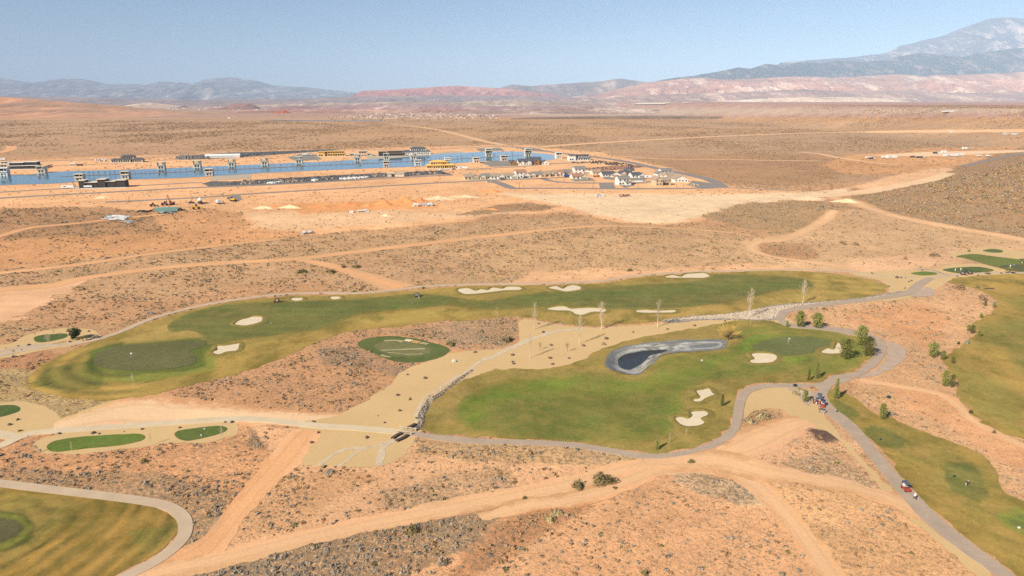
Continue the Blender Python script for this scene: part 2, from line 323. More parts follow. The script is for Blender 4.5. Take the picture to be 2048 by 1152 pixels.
# value: rgb, scrub cover, share of grey sage, share of pale grass
SOIL = [
 ([(-2500,236),(4500,236),(4500,305),(2300,330),(1500,378),(1300,334),(1200,304),(1060,290),(640,297),(300,311),(-2500,340)], P_((204,158,122),.6), 4, 1),
 ([(500,262),(900,250),(1500,255),(2500,252),(2500,262),(1500,268),(800,275)], P_((206,156,112),.5), 10, .7),
 ([(950,236),(1500,234),(2300,236),(2300,246),(1500,246),(1000,247)], P_((205,152,106),.4), 6, .8),
 ([(1150,284),(1500,278),(2000,276),(2000,300),(1500,305),(1200,298)], P_((200,158,122),.65), 8, .9),
 ([(1260,318),(1500,306),(1800,312),(1700,345),(1600,372),(1450,368),(1330,338)], P_((196,146,106),.7), 8, .9),
 ([(1640,330),(1700,310),(1850,296),(2300,290),(2300,310),(1950,325),(1850,345),(1740,350),(1680,345)], P_((226,164,114),.15), 10, .9),
 ([(1700,376),(1780,352),(1880,335),(1920,338),(1860,362),(1780,380)], P_((240,190,142),.05), 6, 1),
 ([(-2500,345),(0,322),(240,313),(350,309),(520,301),(640,300),(860,293),(1000,290),(1060,290),(1120,298),(1200,305),(1340,336),(1440,368),(1480,376),(1590,379),(1610,384),(1690,377),(1705,386),(1640,396),(1560,402),(1480,412),(1430,427),(1400,441),(1330,449),(1240,444),(1180,432),(1120,425),(1000,430),(900,446),(780,456),(640,468),(560,472),(480,480),(330,470),(300,425),(200,413),(0,418),(-2500,450)], P_((249,190,138),.16), 5, 1),
 ([(300,425),(420,418),(480,425),(500,450),(470,478),(330,482),(250,460)], P_((218,158,112),.35), 14, .9),
 ([(990,386),(1250,388),(1450,388),(1600,385),(1700,377),(1700,388),(1640,396),(1560,402),(1480,412),(1420,432),(1330,446),(1250,441),(1180,426),(1110,408),(1050,398)], P_((252,214,172),.02), 8, .95),
 ([(490,425),(700,420),(900,425),(1000,418),(1050,424),(880,440),(700,452),(530,462)], P_((250,205,160),.14), 10, .7),
 ([(560,408),(860,398),(880,415),(600,428)], P_((236,160,100),.03), 8, .8),
 ([(1000,410),(1060,406),(1120,412),(1080,420),(980,428),(900,432)], P_((150,112,80),.8), 6, .7),
 ([(-2500,440),(0,420),(200,415),(300,425),(320,450),(330,480),(150,515),(0,540),(-2500,620)], P_((200,148,108),.6), 10, 1),
 ([(-500,500),(0,478),(300,468),(520,458),(640,465),(420,495),(150,530),(-500,560)], P_((228,164,114),.25), 14, .85),
 ([(-900,600),(0,546),(200,516),(450,490),(640,470),(830,456),(1000,441),(1130,432),(1190,438),(1260,450),(1450,455),(1520,480),(1500,522),(1300,545),(1060,565),(800,580),(640,590),(480,600),(330,630),(200,665),(-900,700)], P_((218,168,126),.62,.25,.35), 8, 1),
 ([(300,600),(560,560),(700,565),(640,590),(480,600),(330,630),(120,660),(0,640),(60,600)], P_((220,162,120),.55), 20, .8),
 ([(1000,500),(1200,470),(1480,475),(1500,520),(1300,545),(1050,566),(900,560)], P_((222,174,130),.6,.15,.5), 20, .8),
 ([(1050,548),(1200,535),(1300,540),(1500,525),(1700,538),(1500,543),(1300,548),(1150,566),(1000,568)], P_((240,186,138),.12), 12, .9),
 ([(1400,430),(1500,405),(1640,402),(1680,420),(1640,445),(1560,470),(1480,455)], P_((205,160,118),.75,.2,.4), 8, 1),
 ([(1480,480),(1560,470),(1650,440),(1700,415),(1800,430),(2100,470),(2500,500),(2500,540),(1930,525),(1850,545),(1700,545),(1600,538),(1500,530)], P_((224,176,134),.4,.2,.4), 10, 1),
 ([(1700,520),(1900,500),(2000,492),(2060,495),(1900,520),(1800,545),(1700,545)], P_((240,190,146),.1), 14, .8),
 ([(1520,485),(1620,490),(1650,515),(1600,522),(1530,508)], P_((205,148,106),.7), 6, .9),
 ([(1700,393),(1745,418),(1800,432),(1900,451),(2048,478),(2600,560),(2600,120),(2048,295),(1960,320),(1850,360),(1760,385)], P_((204,156,116),1.1,.2,.2), 5, 1),
 ([(480,740),(620,690),(700,664),(830,652),(1020,634),(1040,642),(1035,690),(900,705),(830,732),(760,790),(690,828),(560,835),(300,815),(240,802)], P_((216,158,116),.6,.3,.2), 8, 1),
 ([(700,665),(860,650),(1020,636),(1040,650),(1025,690),(900,695),(880,680),(760,662)], P_((210,164,128),.85,.4,.3), 8, .9),
 ([(640,700),(720,690),(800,725),(860,745),(840,770),(740,740),(660,730)], P_((196,150,118),.9,.4,.3), 10, .8),
 ([(110,805),(240,800),(310,815),(560,836),(690,830),(640,850),(400,846),(200,852),(90,860)], P_((243,184,138),.04), 8, 1),
 ([(-400,690),(60,690),(130,712),(60,745),(-400,760)], P_((212,148,108),.7), 8, 1),
 ([(-400,745),(60,740),(60,775),(150,800),(240,802),(200,820),(120,845),(80,815),(-400,810)], P_((214,178,124),.8,.1,.8), 8, 1),
 ([(-400,890),(90,870),(300,860),(480,845),(600,862),(600,890),(560,935),(480,1010),(430,1080),(360,1130),(330,1020),(200,980),(-400,955)], P_((230,166,120),.62,.35,.3), 8, 1),
 ([(0,940),(300,945),(470,985),(440,1060),(380,1100),(370,1030),(300,1000),(0,965)], P_((212,164,124),.95,.4,.5), 14, .8),
 ([(500,848),(600,862),(595,890),(560,905),(480,890)], P_((186,146,114),1.1,.6,.2), 8, .8),
 ([(490,850),(800,880),(1290,918),(1430,920),(1200,962),(990,1000),(750,1046),(600,1076),(400,1130),(430,1080),(560,935)], P_((240,186,138),.4,.45,.15), 12, 1),
 ([(560,950),(700,940),(760,960),(660,1000),(590,1050),(470,1090),(480,1010)], P_((224,166,120),.7,.25,.2), 16, .7),
 ([(760,985),(900,940),(1010,935),(1030,975),(880,1010),(780,1020)], P_((220,172,132),.8,.7,.1), 14, .8),
 ([(850,880),(1000,884),(1200,900),(1280,915),(1200,930),(1000,930),(900,915),(820,905)], P_((222,176,128),.85,.45,.3), 8, .8),
 ([(300,1180),(420,1135),(600,1086),(760,1056),(920,1026),(1000,1030),(980,1060),(900,1110),(860,1250),(300,1300)], P_((232,180,136),1.35,.8,.1), 8, 1),
 ([(560,1250),(700,1130),(860,1075),(960,1040),(1100,1010),(1250,965),(1340,942),(1430,945),(1510,975),(1560,1040),(1620,1120),(1700,1400),(500,1400)], P_((240,182,132),.5,.35,.2), 14, .95),
 ([(300,1180),(420,1135),(600,1086),(760,1056),(960,1026),(1010,1030),(940,1090),(840,1130),(700,1250),(300,1300)], P_((226,176,132),1.4,.8,.1), 20, .9),
 ([(930,1090),(1100,1000),(1180,1000),(1100,1060),(960,1150),(880,1250),(840,1250)], P_((206,140,96),.8,.15,.1), 24, .7),
 ([(1330,942),(1420,948),(1500,975),(1540,1010),(1480,1015),(1400,985)], P_((222,186,146),.85,.3,.7), 14, .9),
 ([(1480,880),(1560,840),(1640,835),(1700,880),(1750,950),(1790,995),(1700,975),(1600,955),(1500,940)], P_((232,180,136),.55,.2,.45), 10, 1),
 ([(1500,950),(1800,1005),(1880,1080),(1990,1180),(2100,1400),(1700,1400),(1640,1120),(1560,1020)], P_((236,178,130),.55,.2,.35), 10, 1),
 ([(1560,920),(1650,900),(1740,960),(1780,990),(1700,975),(1600,950)], P_((222,180,140),.9,.2,.7), 14, .8),
 ([(1620,650),(1600,625),(1720,605),(1830,590),(1870,565),(1970,580),(1990,605),(1980,630),(1950,645),(1940,660),(1920,690),(1880,725),(1905,740),(1915,790),(1960,840),(2048,880),(2400,1000),(2400,1200),(2050,1010),(2010,985),(1990,940),(1900,885),(1790,840),(1700,785),(1720,755),(1775,715),(1770,680),(1720,660)], P_((230,174,130),.55,.25,.5), 8, 1),
 ([(1700,620),(1850,605),(1900,640),(1860,700),(1780,660),(1700,645)], P_((226,158,112),.5,.2,.4), 30, .7),
 ([(1780,770),(1900,790),(1960,850),(2048,900),(2100,960),(2010,920),(1900,850),(1800,810)], P_((238,172,126),.35,.2,.4), 14, .8),
 ([(1500,822),(1560,818),(1570,832),(1530,850),(1495,850)], P_((204,150,108),.9), 6, .9),
 ([(1610,858),(1660,860),(1670,880),(1640,890),(1612,880)], P_((92,70,64),.3,.1,0), 5, .95),
]
SOIL_DEF = P_((214,160,118), .5)
FARV = [([(-300,198),(2400,198),(2400,214),(-300,214)], P_((176,134,128),.2), 2, 1), ([(700,214),(1000,216),(1400,212),(1400,220),(900,226),(640,222)], P_((196,160,142),.2), 2, .8), ([(-100,206),(480,200),(500,206),(0,214)], P_((166,140,136),.2), 2, .8), ([(1300,206),(1900,208),(2100,214),(1500,216)], P_((210,178,156),.2), 2, .8),
        ([(-2500,196),(4500,196),(4500,234),(-2500,236)], P_((192,146,132),.3), 2, 1),
        ([(-300,216),(500,212),(1000,222),(1020,226),(500,234),(-300,238)], P_((186,146,120),.2), 3, .8),
        ([(700,224),(1100,218),(2100,214),(2100,226),(1100,232)], P_((206,176,152),.2), 3, .7)]

def soil_at(x, y, z=None):
    u, v = project(x, y, H(x, y) if z is None else z)
    return layer_eval(FARV+SOIL, SOIL_DEF, u, v, x, y)

us = np.arange(-820, 2900, 7.0)
vs = np.concatenate([[202.2, 203, 204, 205.5, 207], np.arange(209, 300, 2.0), np.arange(300, 480, 2.4), np.arange(480, 1300, 4.5), np.arange(1300, 3000, 60)])
UU, VV = np.meshgrid(us, vs); gx, gy = at_z(UU.ravel(), VV.ravel(), 0.0); gz = H(gx, gy)
nu, nv = len(us), len(vs); idx = np.arange(nu*nv).reshape(nv, nu)
gf = np.stack([idx[:-1, :-1].ravel(), idx[1:, :-1].ravel(), idx[1:, 1:].ravel(), idx[:-1, 1:].ravel()], 1)
gs = soil_at(gx, gy, gz)
V = np.stack([gx, gy, gz], 1); nb = len(V)
V = np.vstack([V, [(-60000, -4000, -5), (60000, -4000, -5), (60000, 50000, -5), (-60000, 50000, -5)]])
gs = np.vstack([gs, np.tile(SOIL_DEF, (4, 1))])
faces = gf.tolist()+[[nb, nb+1, nb+2, nb+3]]
M_GROUND = m_ground()
ground = mesh_obj('ground', V, faces, M_GROUND, smooth=True, attrs={'tint': gs[:, :3], 'scrub': gs[:, 3]})
prop(ground, kind='structure')

# ------------------------------------------------------------------ sheets laid on the ground
NOSHRUB = []          # photo-space outlines in which no scrub grows
def world_poly(P, jit=0.0, seed=0):
    x, y, z = G(P[:, 0], P[:, 1])
    if jit:
        x = x+jit*2*(fbm(x*1.0, y*1.0, 2.6, 100+seed, 3)-.5)*2; y = y+jit*2*(fbm(x, y, 2.6, 200+seed, 3)-.5)*2
    return x, y
def sheet(name, P, m, lift, closed_spline=True, jit=0.3, du=8, dv=5, skirt=0.0, tint=None, default=None, dry=0.0, step=6, noshrub=True, kind='structure', flat=None, parent=None, stripes=None, soft=None):
    P = np.asarray(P, float)
    if closed_spline: P = spline(P, True, step)
    if noshrub: NOSHRUB.append(P)
    bx, by = world_poly(P, jit, len(NOSHRUB))
    g_u = np.arange(P[:, 0].min(), P[:, 0].max(), du); g_v = np.arange(P[:, 1].min(), P[:, 1].max(), dv)
    if len(g_u) and len(g_v):
        iu, iv = np.meshgrid(g_u, g_v); iu = iu.ravel()+.37*du*(np.tile([0, 1], len(iu.ravel()))[:iu.size]*0); iv = iv.ravel()
        k = sdist(P, iu, iv) > min(du, dv*2.2)*.55; iu = iu[k]; iv = iv[k]
    else: iu = iv = np.zeros(0)
    if len(iu): ix, iy, _ = G(iu, iv) if len(iu) > 1 else [np.atleast_1d(q) for q in G(iu, iv)]
    else: ix = iy = np.zeros(0)
    pts = [Vector((a, b)) for a, b in zip(np.concatenate([bx, np.atleast_1d(ix)]), np.concatenate([by, np.atleast_1d(iy)]))]
    nbp = len(bx); ed = [(i, (i+1) % nbp) for i in range(nbp)]
    r = mgeo.delaunay_2d_cdt(pts, ed, [], 1, 1e-5)
    X = np.array([p.x for p in r[0]]); Y = np.array([p.y for p in r[0]])
    Z = (H(X, Y) if flat is None else np.full(X.shape, flat))+lift
    Fc = []
    for f in r[2]:
        a, b, c = f[:3]; cr = (X[b]-X[a])*(Y[c]-Y[a])-(X[c]-X[a])*(Y[b]-Y[a]); Fc.append(tuple(f) if cr > 0 else tuple(reversed(f)))
    VV_ = np.stack([X, Y, Z], 1)
    attrs = None
    if tint is not None:
        u, v = project(X, Y, Z); t = layer_eval(tint, (*S(*default), dry), u, v, X, Y, .22)
        if soft:
            ed_ = sstep(0, soft[1], sdist(P[::2], u, v)+soft[1]*.8*(fbm(X, Y, 6, 12, 3)-.5))[:, None]; t[:, :3] = np.asarray(S(*soft[0]))*(1-ed_)+t[:, :3]*ed_
        if stripes is not None:
            sf = stripes(X, Y, u, v)[:, None]-1; t[:, :3] *= np.clip(1+sf*(np.array([1.25, .95, .9]) if name != 'pond_liner' else 1), .1, 2)
        attrs = {'tint': t[:, :3], 'dry': t[:, 3]}
    if skirt:
        cnt = {}
        for f in Fc:
            for i in range(3):
                e = (f[i], f[(i+1) % 3]); cnt[e] = 1
        bd = [e for e in cnt if (e[1], e[0]) not in cnt]; n0 = len(VV_); 
        mp = {}; ext = []
        for a, b in bd:
            for q in (a, b):
                if q not in mp: mp[q] = n0+len(ext); ext.append((X[q], Y[q], Z[q]-skirt))
        VV_ = np.vstack([VV_, np.array(ext)]); Fc += [(b, a, mp[a], mp[b]) for a, b in bd]
        if attrs:
            for k2 in attrs: attrs[k2] = np.concatenate([attrs[k2], attrs[k2][list(mp.keys())]])
    return prop(mesh_obj(name, VV_, Fc, m, parent, smooth=not skirt, attrs=attrs), kind=kind)
def ribbon(name, C, width, m, lift, skirt=0.0, jit=0.0, step=5, noshrub=True, kind='structure', parent=None, across=4):
    C = spline(C, False, step); cx, cy, _ = G(C[:, 0], C[:, 1])
    w = np.interp(np.linspace(0, 1, len(cx)), np.linspace(0, 1, len(np.atleast_1d(width))), np.atleast_1d(width)) if np.ndim(width) else np.full(len(cx), float(width))
    tx = np.gradient(cx); ty = np.gradient(cy); L = np.hypot(tx, ty)+1e-9; nx, ny = -ty/L, tx/L
    VV_ = []; n = len(cx); blend = 'tint' in [q.attribute_name for q in m.node_tree.nodes if q.type == 'ATTRIBUTE']
    if blend: across = 6; w = w*1.35
    for j in range(across+1):
        o = (.5-j/across)*w
        if j in (0, across) and jit: o = o+jit*2*(fbm(cx, cy, 3.5, 300+j, 3)-.5)*2
        X = cx+nx*o; Y = cy+ny*o; VV_.append(np.stack([X, Y, H(X, Y)+lift], 1))
    if skirt: VV_ = [VV_[0]-[0, 0, skirt]]+VV_+[VV_[-1]-[0, 0, skirt]]
    K = len(VV_); V2 = np.vstack(VV_); Fc = []
    for j in range(K-1):
        for i in range(n-1): Fc.append((j*n+i, (j+1)*n+i, (j+1)*n+i+1, j*n+i+1))
    if noshrub:
        a = project(*(VV_[1 if skirt else 0].T)); b = project(*(VV_[-2 if skirt else -1].T))
        NOSHRUB.append(np.vstack([np.stack(a, 1), np.stack(b, 1)[::-1]]))
    attrs = None
    if blend:
        e = np.concatenate([np.full(n, 1-abs(2*j/across-1)) for j in range(across+1)]); e[V2[:, 1] > 620] = 1
        attrs = {'tint': soil_at(V2[:, 0], V2[:, 1], V2[:, 2])[:, :3], 'edge': e}
    return prop(mesh_obj(name, V2, Fc, m, parent, smooth=not skirt, attrs=attrs), kind=kind)

M_TURF = m_turf()
M_SAND_AREA = m_sheet('decomposed_granite', 219, 182, 130, .05, .05, 2.5)
M_TRACK = m_track('dirt_track_soil', (240, 188, 140)); M_TRACKS = m_sheet('bare_soil_sheet', 240, 186, 138, .08, .12, 1.4, .4)
M_TRACK_O = m_track('orange_track_soil', (240, 178, 126)); M_TRACKSO = m_sheet('bare_orange_soil_sheet', 236, 182, 138, .16, .06, 1.4, .4)
M_TRACK_P = m_track('pale_track_soil', (248, 204, 158)); M_TRACKSP = m_sheet('bare_pale_soil_sheet', 248, 206, 162, .07, .08, 1.4, .4)
M_PATH = m_sheet('path_concrete', 206, 179, 150, .08, .2, 3, .1)
M_PATH2 = m_sheet('pale_path_concrete', 222, 198, 164, .08, .2, 3, .1)
M_ASPH = m_sheet('cart_road_asphalt', 186, 162, 140, .09, .3, 3, .15)
M_ROAD = m_sheet('road_asphalt', 152, 138, 130, .06, .05, 1, .1)
M_BUNKER = m_sheet('bunker_sand', 232, 210, 178, .05, .2, 2, .3)
M_LINER = None

sand = lambda P, **k: sheet('sand_bed', P, M_SAND_AREA, .03, jit=.5, **k)
sand([(1042,640),(1110,648),(1180,655),(1240,653),(1310,648),(1400,640),(1480,632),(1550,622),(1580,640),(1600,655),(1520,645),(1420,655),(1300,675),(1200,705),(1120,742),(1030,742),(960,750),(900,785),(860,815),(845,862),(720,856),(600,848),(680,828),(730,800),(780,770),(800,745),(850,725),(905,706),(1000,698),(1036,686)])
sand([(608,850),(720,858),(800,866),(830,872),(822,890),(806,912),(770,930),(700,934),(640,932),(598,925),(594,905)])
sand([(1495,785),(1520,774),(1570,773),(1610,790),(1640,822),(1690,880),(1750,945),(1830,1020),(1900,1080),(1960,1125),(2030,1190),(2000,1200),(1930,1130),(1860,1070),(1790,1010),(1730,940),(1690,895),(1650,862),(1600,850),(1560,818),(1510,822),(1487,835)])
sand([(-200,828),(-60,812),(40,803),(90,812),(118,835),(90,862),(20,868),(-60,880),(-200,880)])
sand([(-200,700),(0,690),(60,668),(130,655),(180,660),(200,672),(150,690),(80,702),(0,718),(-200,740)])
sand([(70,885),(120,868),(240,858),(360,850),(450,842),(475,850),(470,868),(420,884),(340,886),(260,896),(150,908),(90,905)])
sand([(1700,548),(1760,542),(1870,538),(1900,530),(1960,528),(2010,540),(2060,548),(2200,560),(2200,572),(1960,556),(1900,562),(1880,575),(1800,600),(1720,602),(1768,590),(1778,577),(1760,562)])
sand([(1900,512),(1960,494),(2020,500),(2120,520),(2120,538),(2040,528),(1980,522)])

# --- turf
RO = (176,146,76); RG = (138,128,62); FW = (116,120,62); GR = (112,108,68); BG = (124,142,50)
def T(c, d): return (*S(*c), d)
upper_rough = [(50,768),(74,735),(118,712),(172,690),(237,668),(312,640),(382,620),(462,604),(560,594),(650,591),(740,588),(800,583),(870,577),(960,572),(1060,571),(1150,569),(1215,565),(1270,556),(1350,549),(1450,545),(1540,541),(1640,545),(1715,555),(1765,568),(1776,577),(1760,588),(1720,597),(1640,604),(1560,610),(1500,622),(1440,632),(1360,637),(1300,645),(1230,650),(1170,652),(1120,646),(1080,639),(1020,633),(940,641),(880,642),(800,653),(700,663),(620,690),(570,715),(520,733),(440,757),(380,772),(300,790),(230,800),(150,797),(88,787)]
up_t = [([(178,740),(178,706),(215,690),(270,683),(420,678),(440,690),(405,700),(410,730),(370,745),(260,750)], T((98,108,50),.1), 6, .0),
        ([(300,640),(450,604),(700,590),(1100,575),(1500,545),(1700,556),(1600,600),(1200,640),(1000,625),(700,650),(500,690),(300,690)], T((150,132,68),.9), 30, .7),
        ([(1620,545),(1700,553),(1765,570),(1770,580),(1700,598),(1600,606),(1480,622),(1500,600),(1620,585),(1630,565)], T((188,158,84),1), 16, .8),
        ([(160,745),(185,700),(260,682),(400,675),(440,690),(430,740),(300,765),(180,765)], T((128,134,58),.3), 14, .9),
        ([(60,770),(90,735),(180,720),(210,750),(200,780),(120,780)], T((112,112,54),.3), 10, .8),
        ([(176,738),(178,706),(215,688),(270,681),(420,676),(440,690),(408,702),(412,732),(370,744),(260,750)], T((96,106,48),.1), 7, .85),
        ([(330,650),(400,655),(405,672),(340,680),(250,690),(240,675)], T((186,156,88),1), 14, .8),
        ([(690,640),(780,625),(900,616),(1000,625),(900,635),(760,650)], T((188,160,84),1), 12, .8),
        ([(1100,635),(1200,625),(1400,612),(1500,605),(1400,630),(1250,648)], T((188,154,86),1), 14, .6)]
def st_left(X, Y, u, v):
    c = G(300, 712); r = np.hypot(X-c[0], Y-c[1]); w = sstep(0, 50, 300-u)*sstep(690, 715, v)
    w2 = sstep(1560, 1640, u)
    return 1+.3*w*np.sin(r*2*math.pi/6.2)+.4*(fbm(X*.5, Y, 8, 19, 4)-.5)+.12*w2*np.sin(Y*2*math.pi/11+X*.03+3*vnoise(X, Y, 40, 5))
sheet('rough_grass', upper_rough, M_TURF, .06, du=6, dv=3.2, jit=.7, tint=up_t, default=RO, dry=1, stripes=st_left)
fair_up = [(335,655),(350,640),(385,624),(450,609),(560,603),(640,600),(720,598),(780,592),(830,588),(880,590),(950,600),(1000,598),(1040,588),(1100,583),(1160,578),(1220,573),(1290,568),(1380,563),(1410,553),(1440,549),(1520,550),(1600,556),(1626,567),(1615,577),(1560,582),(1480,600),(1400,612),(1300,618),(1200,618),(1120,613),(1040,618),(1000,620),(950,616),(890,612),(830,618),(760,624),(700,635),(660,655),(600,665),(540,673),(480,680),(425,690),(400,682),(405,672),(380,662),(345,664)]
fu_t = [([(400,640),(600,625),(700,620),(690,640),(560,668),(430,680)], T((120,118,62),.1), 20, .6), ([(1040,590),(1600,560),(1600,575),(1200,600),(1040,610)], T((112,120,58),.1), 16, .6),
        ([(560,606),(900,592),(880,612),(700,625),(560,630)], T((108,116,58),.05), 16, .6)]
sheet('fairway', fair_up, M_TURF, .10, du=7, dv=3.5, jit=.25, tint=fu_t, default=(114,114,60), dry=.4, noshrub=False, soft=((140,126,62), 5), stripes=lambda X, Y, u, v: 1+.36*(fbm(X*.35, Y, 8, 14, 4)-.5)+.06*np.sin(Y*2*math.pi/7+X*.05))
sheet('putting_green', [(188,728),(190,712),(215,698),(260,690),(330,686),(400,681),(415,685),(402,695),(378,704),(392,715),(388,728),(360,735),(300,742),(240,740),(205,736)], M_TURF, .13, jit=.1, tint=[], default=GR, dry=0, noshrub=False)
sheet('practice_green', [(715,688),(735,677),(780,672),(830,677),(870,687),(896,696),(897,706),(872,718),(830,725),(790,723),(750,708),(725,698)], M_TURF, .07, du=5, dv=3, jit=.2, tint=[([(745,690),(775,680),(820,683),(860,697),(858,707),(830,713),(790,712),(760,702)], T((128,124,82),.1), 8, .9)], default=(98,108,58), dry=.1)
lower_rough = [(836,857),(848,820),(880,790),(915,766),(965,745),(1020,738),(1100,737),(1160,720),(1225,690),(1300,672),(1400,655),(1460,643),(1520,640),(1600,652),(1690,668),(1735,682),(1748,700),(1735,722),(1700,746),(1655,752),(1640,765),(1580,766),(1530,765),(1495,770),(1474,790),(1468,830),(1452,860),(1412,885),(1350,903),(1290,906),(1200,892),(1100,881),(1000,877),(900,870),(850,862)]
lo_t = [([(1480,660),(1560,645),(1680,670),(1740,690),(1720,730),(1640,750),(1560,745),(1480,720)], T((126,130,56),.5), 20, .95),
        ([(840,855),(855,815),(920,770),(1020,745),(1150,742),(1000,765),(930,800),(900,850)], T((162,138,80),.9), 12, .7),
        ([(1180,720),(1210,700),(1300,672),(1420,655),(1470,650),(1440,678),(1300,684),(1215,712)], T((160,136,76),.9), 12, .8)]
sheet('rough_grass', lower_rough, M_TURF, .06, du=6.5, dv=4, jit=.7, tint=lo_t, default=(158,138,72), dry=.9)
fair_lo = [(905,832),(922,798),(975,768),(1040,754),(1120,750),(1190,745),(1240,756),(1280,757),(1302,740),(1320,716),(1360,708),(1440,702),(1465,686),(1500,668),(1560,662),(1610,664),(1670,674),(1690,692),(1665,712),(1640,722),(1600,740),(1520,757),(1440,762),(1400,768),(1368,790),(1372,815),(1350,845),(1346,868),(1320,880),(1260,885),(1150,884),(1040,876),(960,864),(918,850)]
fl_t = [([(910,830),(930,800),(980,775),(1060,765),(1150,762),(1120,790),(1000,800),(960,840),(930,850)], T((118,134,50),.4), 36, .7),
        ([(1180,760),(1300,750),(1400,722),(1480,700),(1500,680),(1560,668),(1500,700),(1420,745),(1300,780),(1200,790)], T((128,138,54),.4), 26, .7),
        ([(1000,800),(1200,800),(1330,790),(1340,860),(1200,875),(1000,865),(960,845)], T((112,118,54),.5), 40, .8),
        ([(1340,780),(1380,775),(1370,830),(1345,870),(1320,870),(1340,820)], T((124,136,54),.4), 12, .6),
        ([(1100,800),(1300,795),(1300,830),(1120,840)], T((122,122,58),.3), 30, .6),
        ([(1480,690),(1500,672),(1560,664),(1540,672),(1505,685),(1500,700),(1540,712),(1620,712),(1600,722),(1500,716)], T((134,154,56),.1), 6, .7)]
sheet('fairway', fair_lo, M_TURF, .10, du=8, dv=5, jit=.45, tint=fl_t, default=(122,126,56), dry=.55, noshrub=False, soft=((150,134,68), 16), stripes=lambda X, Y, u, v: 1+.5*(fbm(X*.9+Y*.3, Y*.55, 9, 4, 5)-.5)+.03*np.sin((X*.5+Y*.86)*2*math.pi/6))
sheet('putting_green', [(1506,694),(1530,682),(1570,674),(1620,674),(1660,682),(1668,691),(1640,702),(1590,711),(1540,712),(1512,704)], M_TURF, .13, jit=.1, tint=[], default=(116,118,70), dry=0, noshrub=False)
right_rough = [(1898,565),(1915,556),(1980,550),(2048,546),(2300,540),(2700,560),(2900,700),(2700,1000),(2400,960),(2150,905),(2048,878),(1995,862),(1950,832),(1918,795),(1912,760),(1886,725),(1905,700),(1945,678),(1958,662),(1938,655),(1960,638),(1988,622),(1992,604),(1965,583),(1930,573)]
rr_t = [([(1900,560),(2060,548),(2300,560),(2300,600),(2100,600),(1980,585)], T((186,152,78),1), 20, .8),
        ([(1960,650),(2048,640),(2200,650),(2200,700),(2048,700),(1950,690)], T((138,134,66),.7), 30, .8),
        ([(2010,700),(2300,720),(2300,760),(2048,750)], T((124,120,64),.6), 30, .8),
        ([(1900,730),(2000,760),(2048,800),(2048,870),(1960,830),(1915,770)], T((146,136,68),.7), 24, .8),
        ([(2010,600),(2200,590),(2200,630),(2040,625)], T((130,128,64),.6), 24, .7)]
sheet('rough_grass', right_rough, M_TURF, .06, du=9, dv=5, jit=.8, tint=rr_t, default=(170,142,72), dry=1, stripes=lambda X, Y, u, v: 1+.6*(fbm(X, Y, 16, 23, 5)-.5))
tee_strip = [(1652,778),(1690,785),(1720,806),(1752,826),(1795,842),(1845,862),(1905,885),(1962,910),(1998,945),(2004,978),(2048,1004),(2200,1060),(2500,1300),(2300,1420),(2150,1260),(2035,1152),(1945,1085),(1860,1015),(1815,965),(1765,900),(1725,865),(1690,835),(1655,808),(1646,795)]
ts_t = [([(1720,840),(1900,890),(2000,960),(2100,1050),(2100,1090),(1900,1000),(1780,900)], T((150,136,70),.8), 40, .5),
        ([(1657,800),(1680,802),(1715,820),(1725,835),(1700,838),(1675,824)], T((108,112,56),.3), 6, .9),
        ([(1722,858),(1745,850),(1785,862),(1815,885),(1800,897),(1760,895),(1735,880)], T((112,112,56),.3), 7, .9),
        ([(1882,930),(1905,923),(1945,928),(1965,950),(1978,995),(1955,1005),(1910,985),(1888,960)], T((118,118,60),.3), 7, .9),
        ([(1990,1030),(2030,1015),(2120,1030),(2150,1070),(2060,1075),(2010,1055)], T((140,144,62),.2), 6, .85),
        ([(2012,1040),(2040,1028),(2090,1040),(2080,1060),(2030,1056)], T((122,132,62),.1), 6, .9)]
def st_tee(X, Y, u, v): q = X*.77+Y*.64; return 1+.06*np.sin(q*2*math.pi/4+2*vnoise(X, Y, 18, 6))+.6*(fbm(q, (X*.64-Y*.77)*.22, 3, 9, 4)-.5)
sheet('rough_grass', tee_strip, M_TURF, .06, du=8, dv=5, jit=.5, tint=ts_t, default=(168,140,70), dry=.9, stripes=st_tee)
bl = [(-500,990),(-200,978),(0,974),(60,980),(200,998),(290,1010),(335,1026),(355,1048),(352,1068),(335,1090),(300,1115),(230,1150),(120,1210),(-100,1300),(-500,1400)]
bl_t = [([(0,980),(150,1000),(130,1040),(90,1080),(20,1120),(-100,1130),(-100,1000)], T((124,118,58),.7), 30, .7), ([(-60,1026),(0,1020),(50,1028),(74,1052),(60,1084),(10,1104),(-60,1108)], T((84,92,40),.2), 8, .8), ([(-60,1030),(0,1024),(45,1032),(64,1052),(50,1078),(10,1096),(-60,1102)], T((122,122,54),.1), 7, .85), ([(-60,1040),(0,1034),(35,1040),(50,1054),(38,1072),(0,1086),(-60,1090)], T((104,96,62),0), 4, 1),
        ([(260,1060),(350,1050),(345,1080),(280,1110)], T((134,132,60),.7), 20, .6)]
def st_bl(X, Y, u, v):
    c = G(-20, 1060); r = np.hypot(X-c[0], Y-c[1]); th = np.arctan2(Y-c[1], X-c[0]); r = r+3*(vnoise(X, Y, 14, 3)-.5); return 1+(.2*np.sin(r*2*math.pi/4.0)+1.1*(fbm(r, th*4.5, 1.7, 8, 4)-.5))*sstep(4, 9, r)
sheet('rough_grass', bl, M_TURF, .06, du=4, dv=3, jit=.2, tint=bl_t, default=(156,124,60), dry=.9, stripes=st_bl)
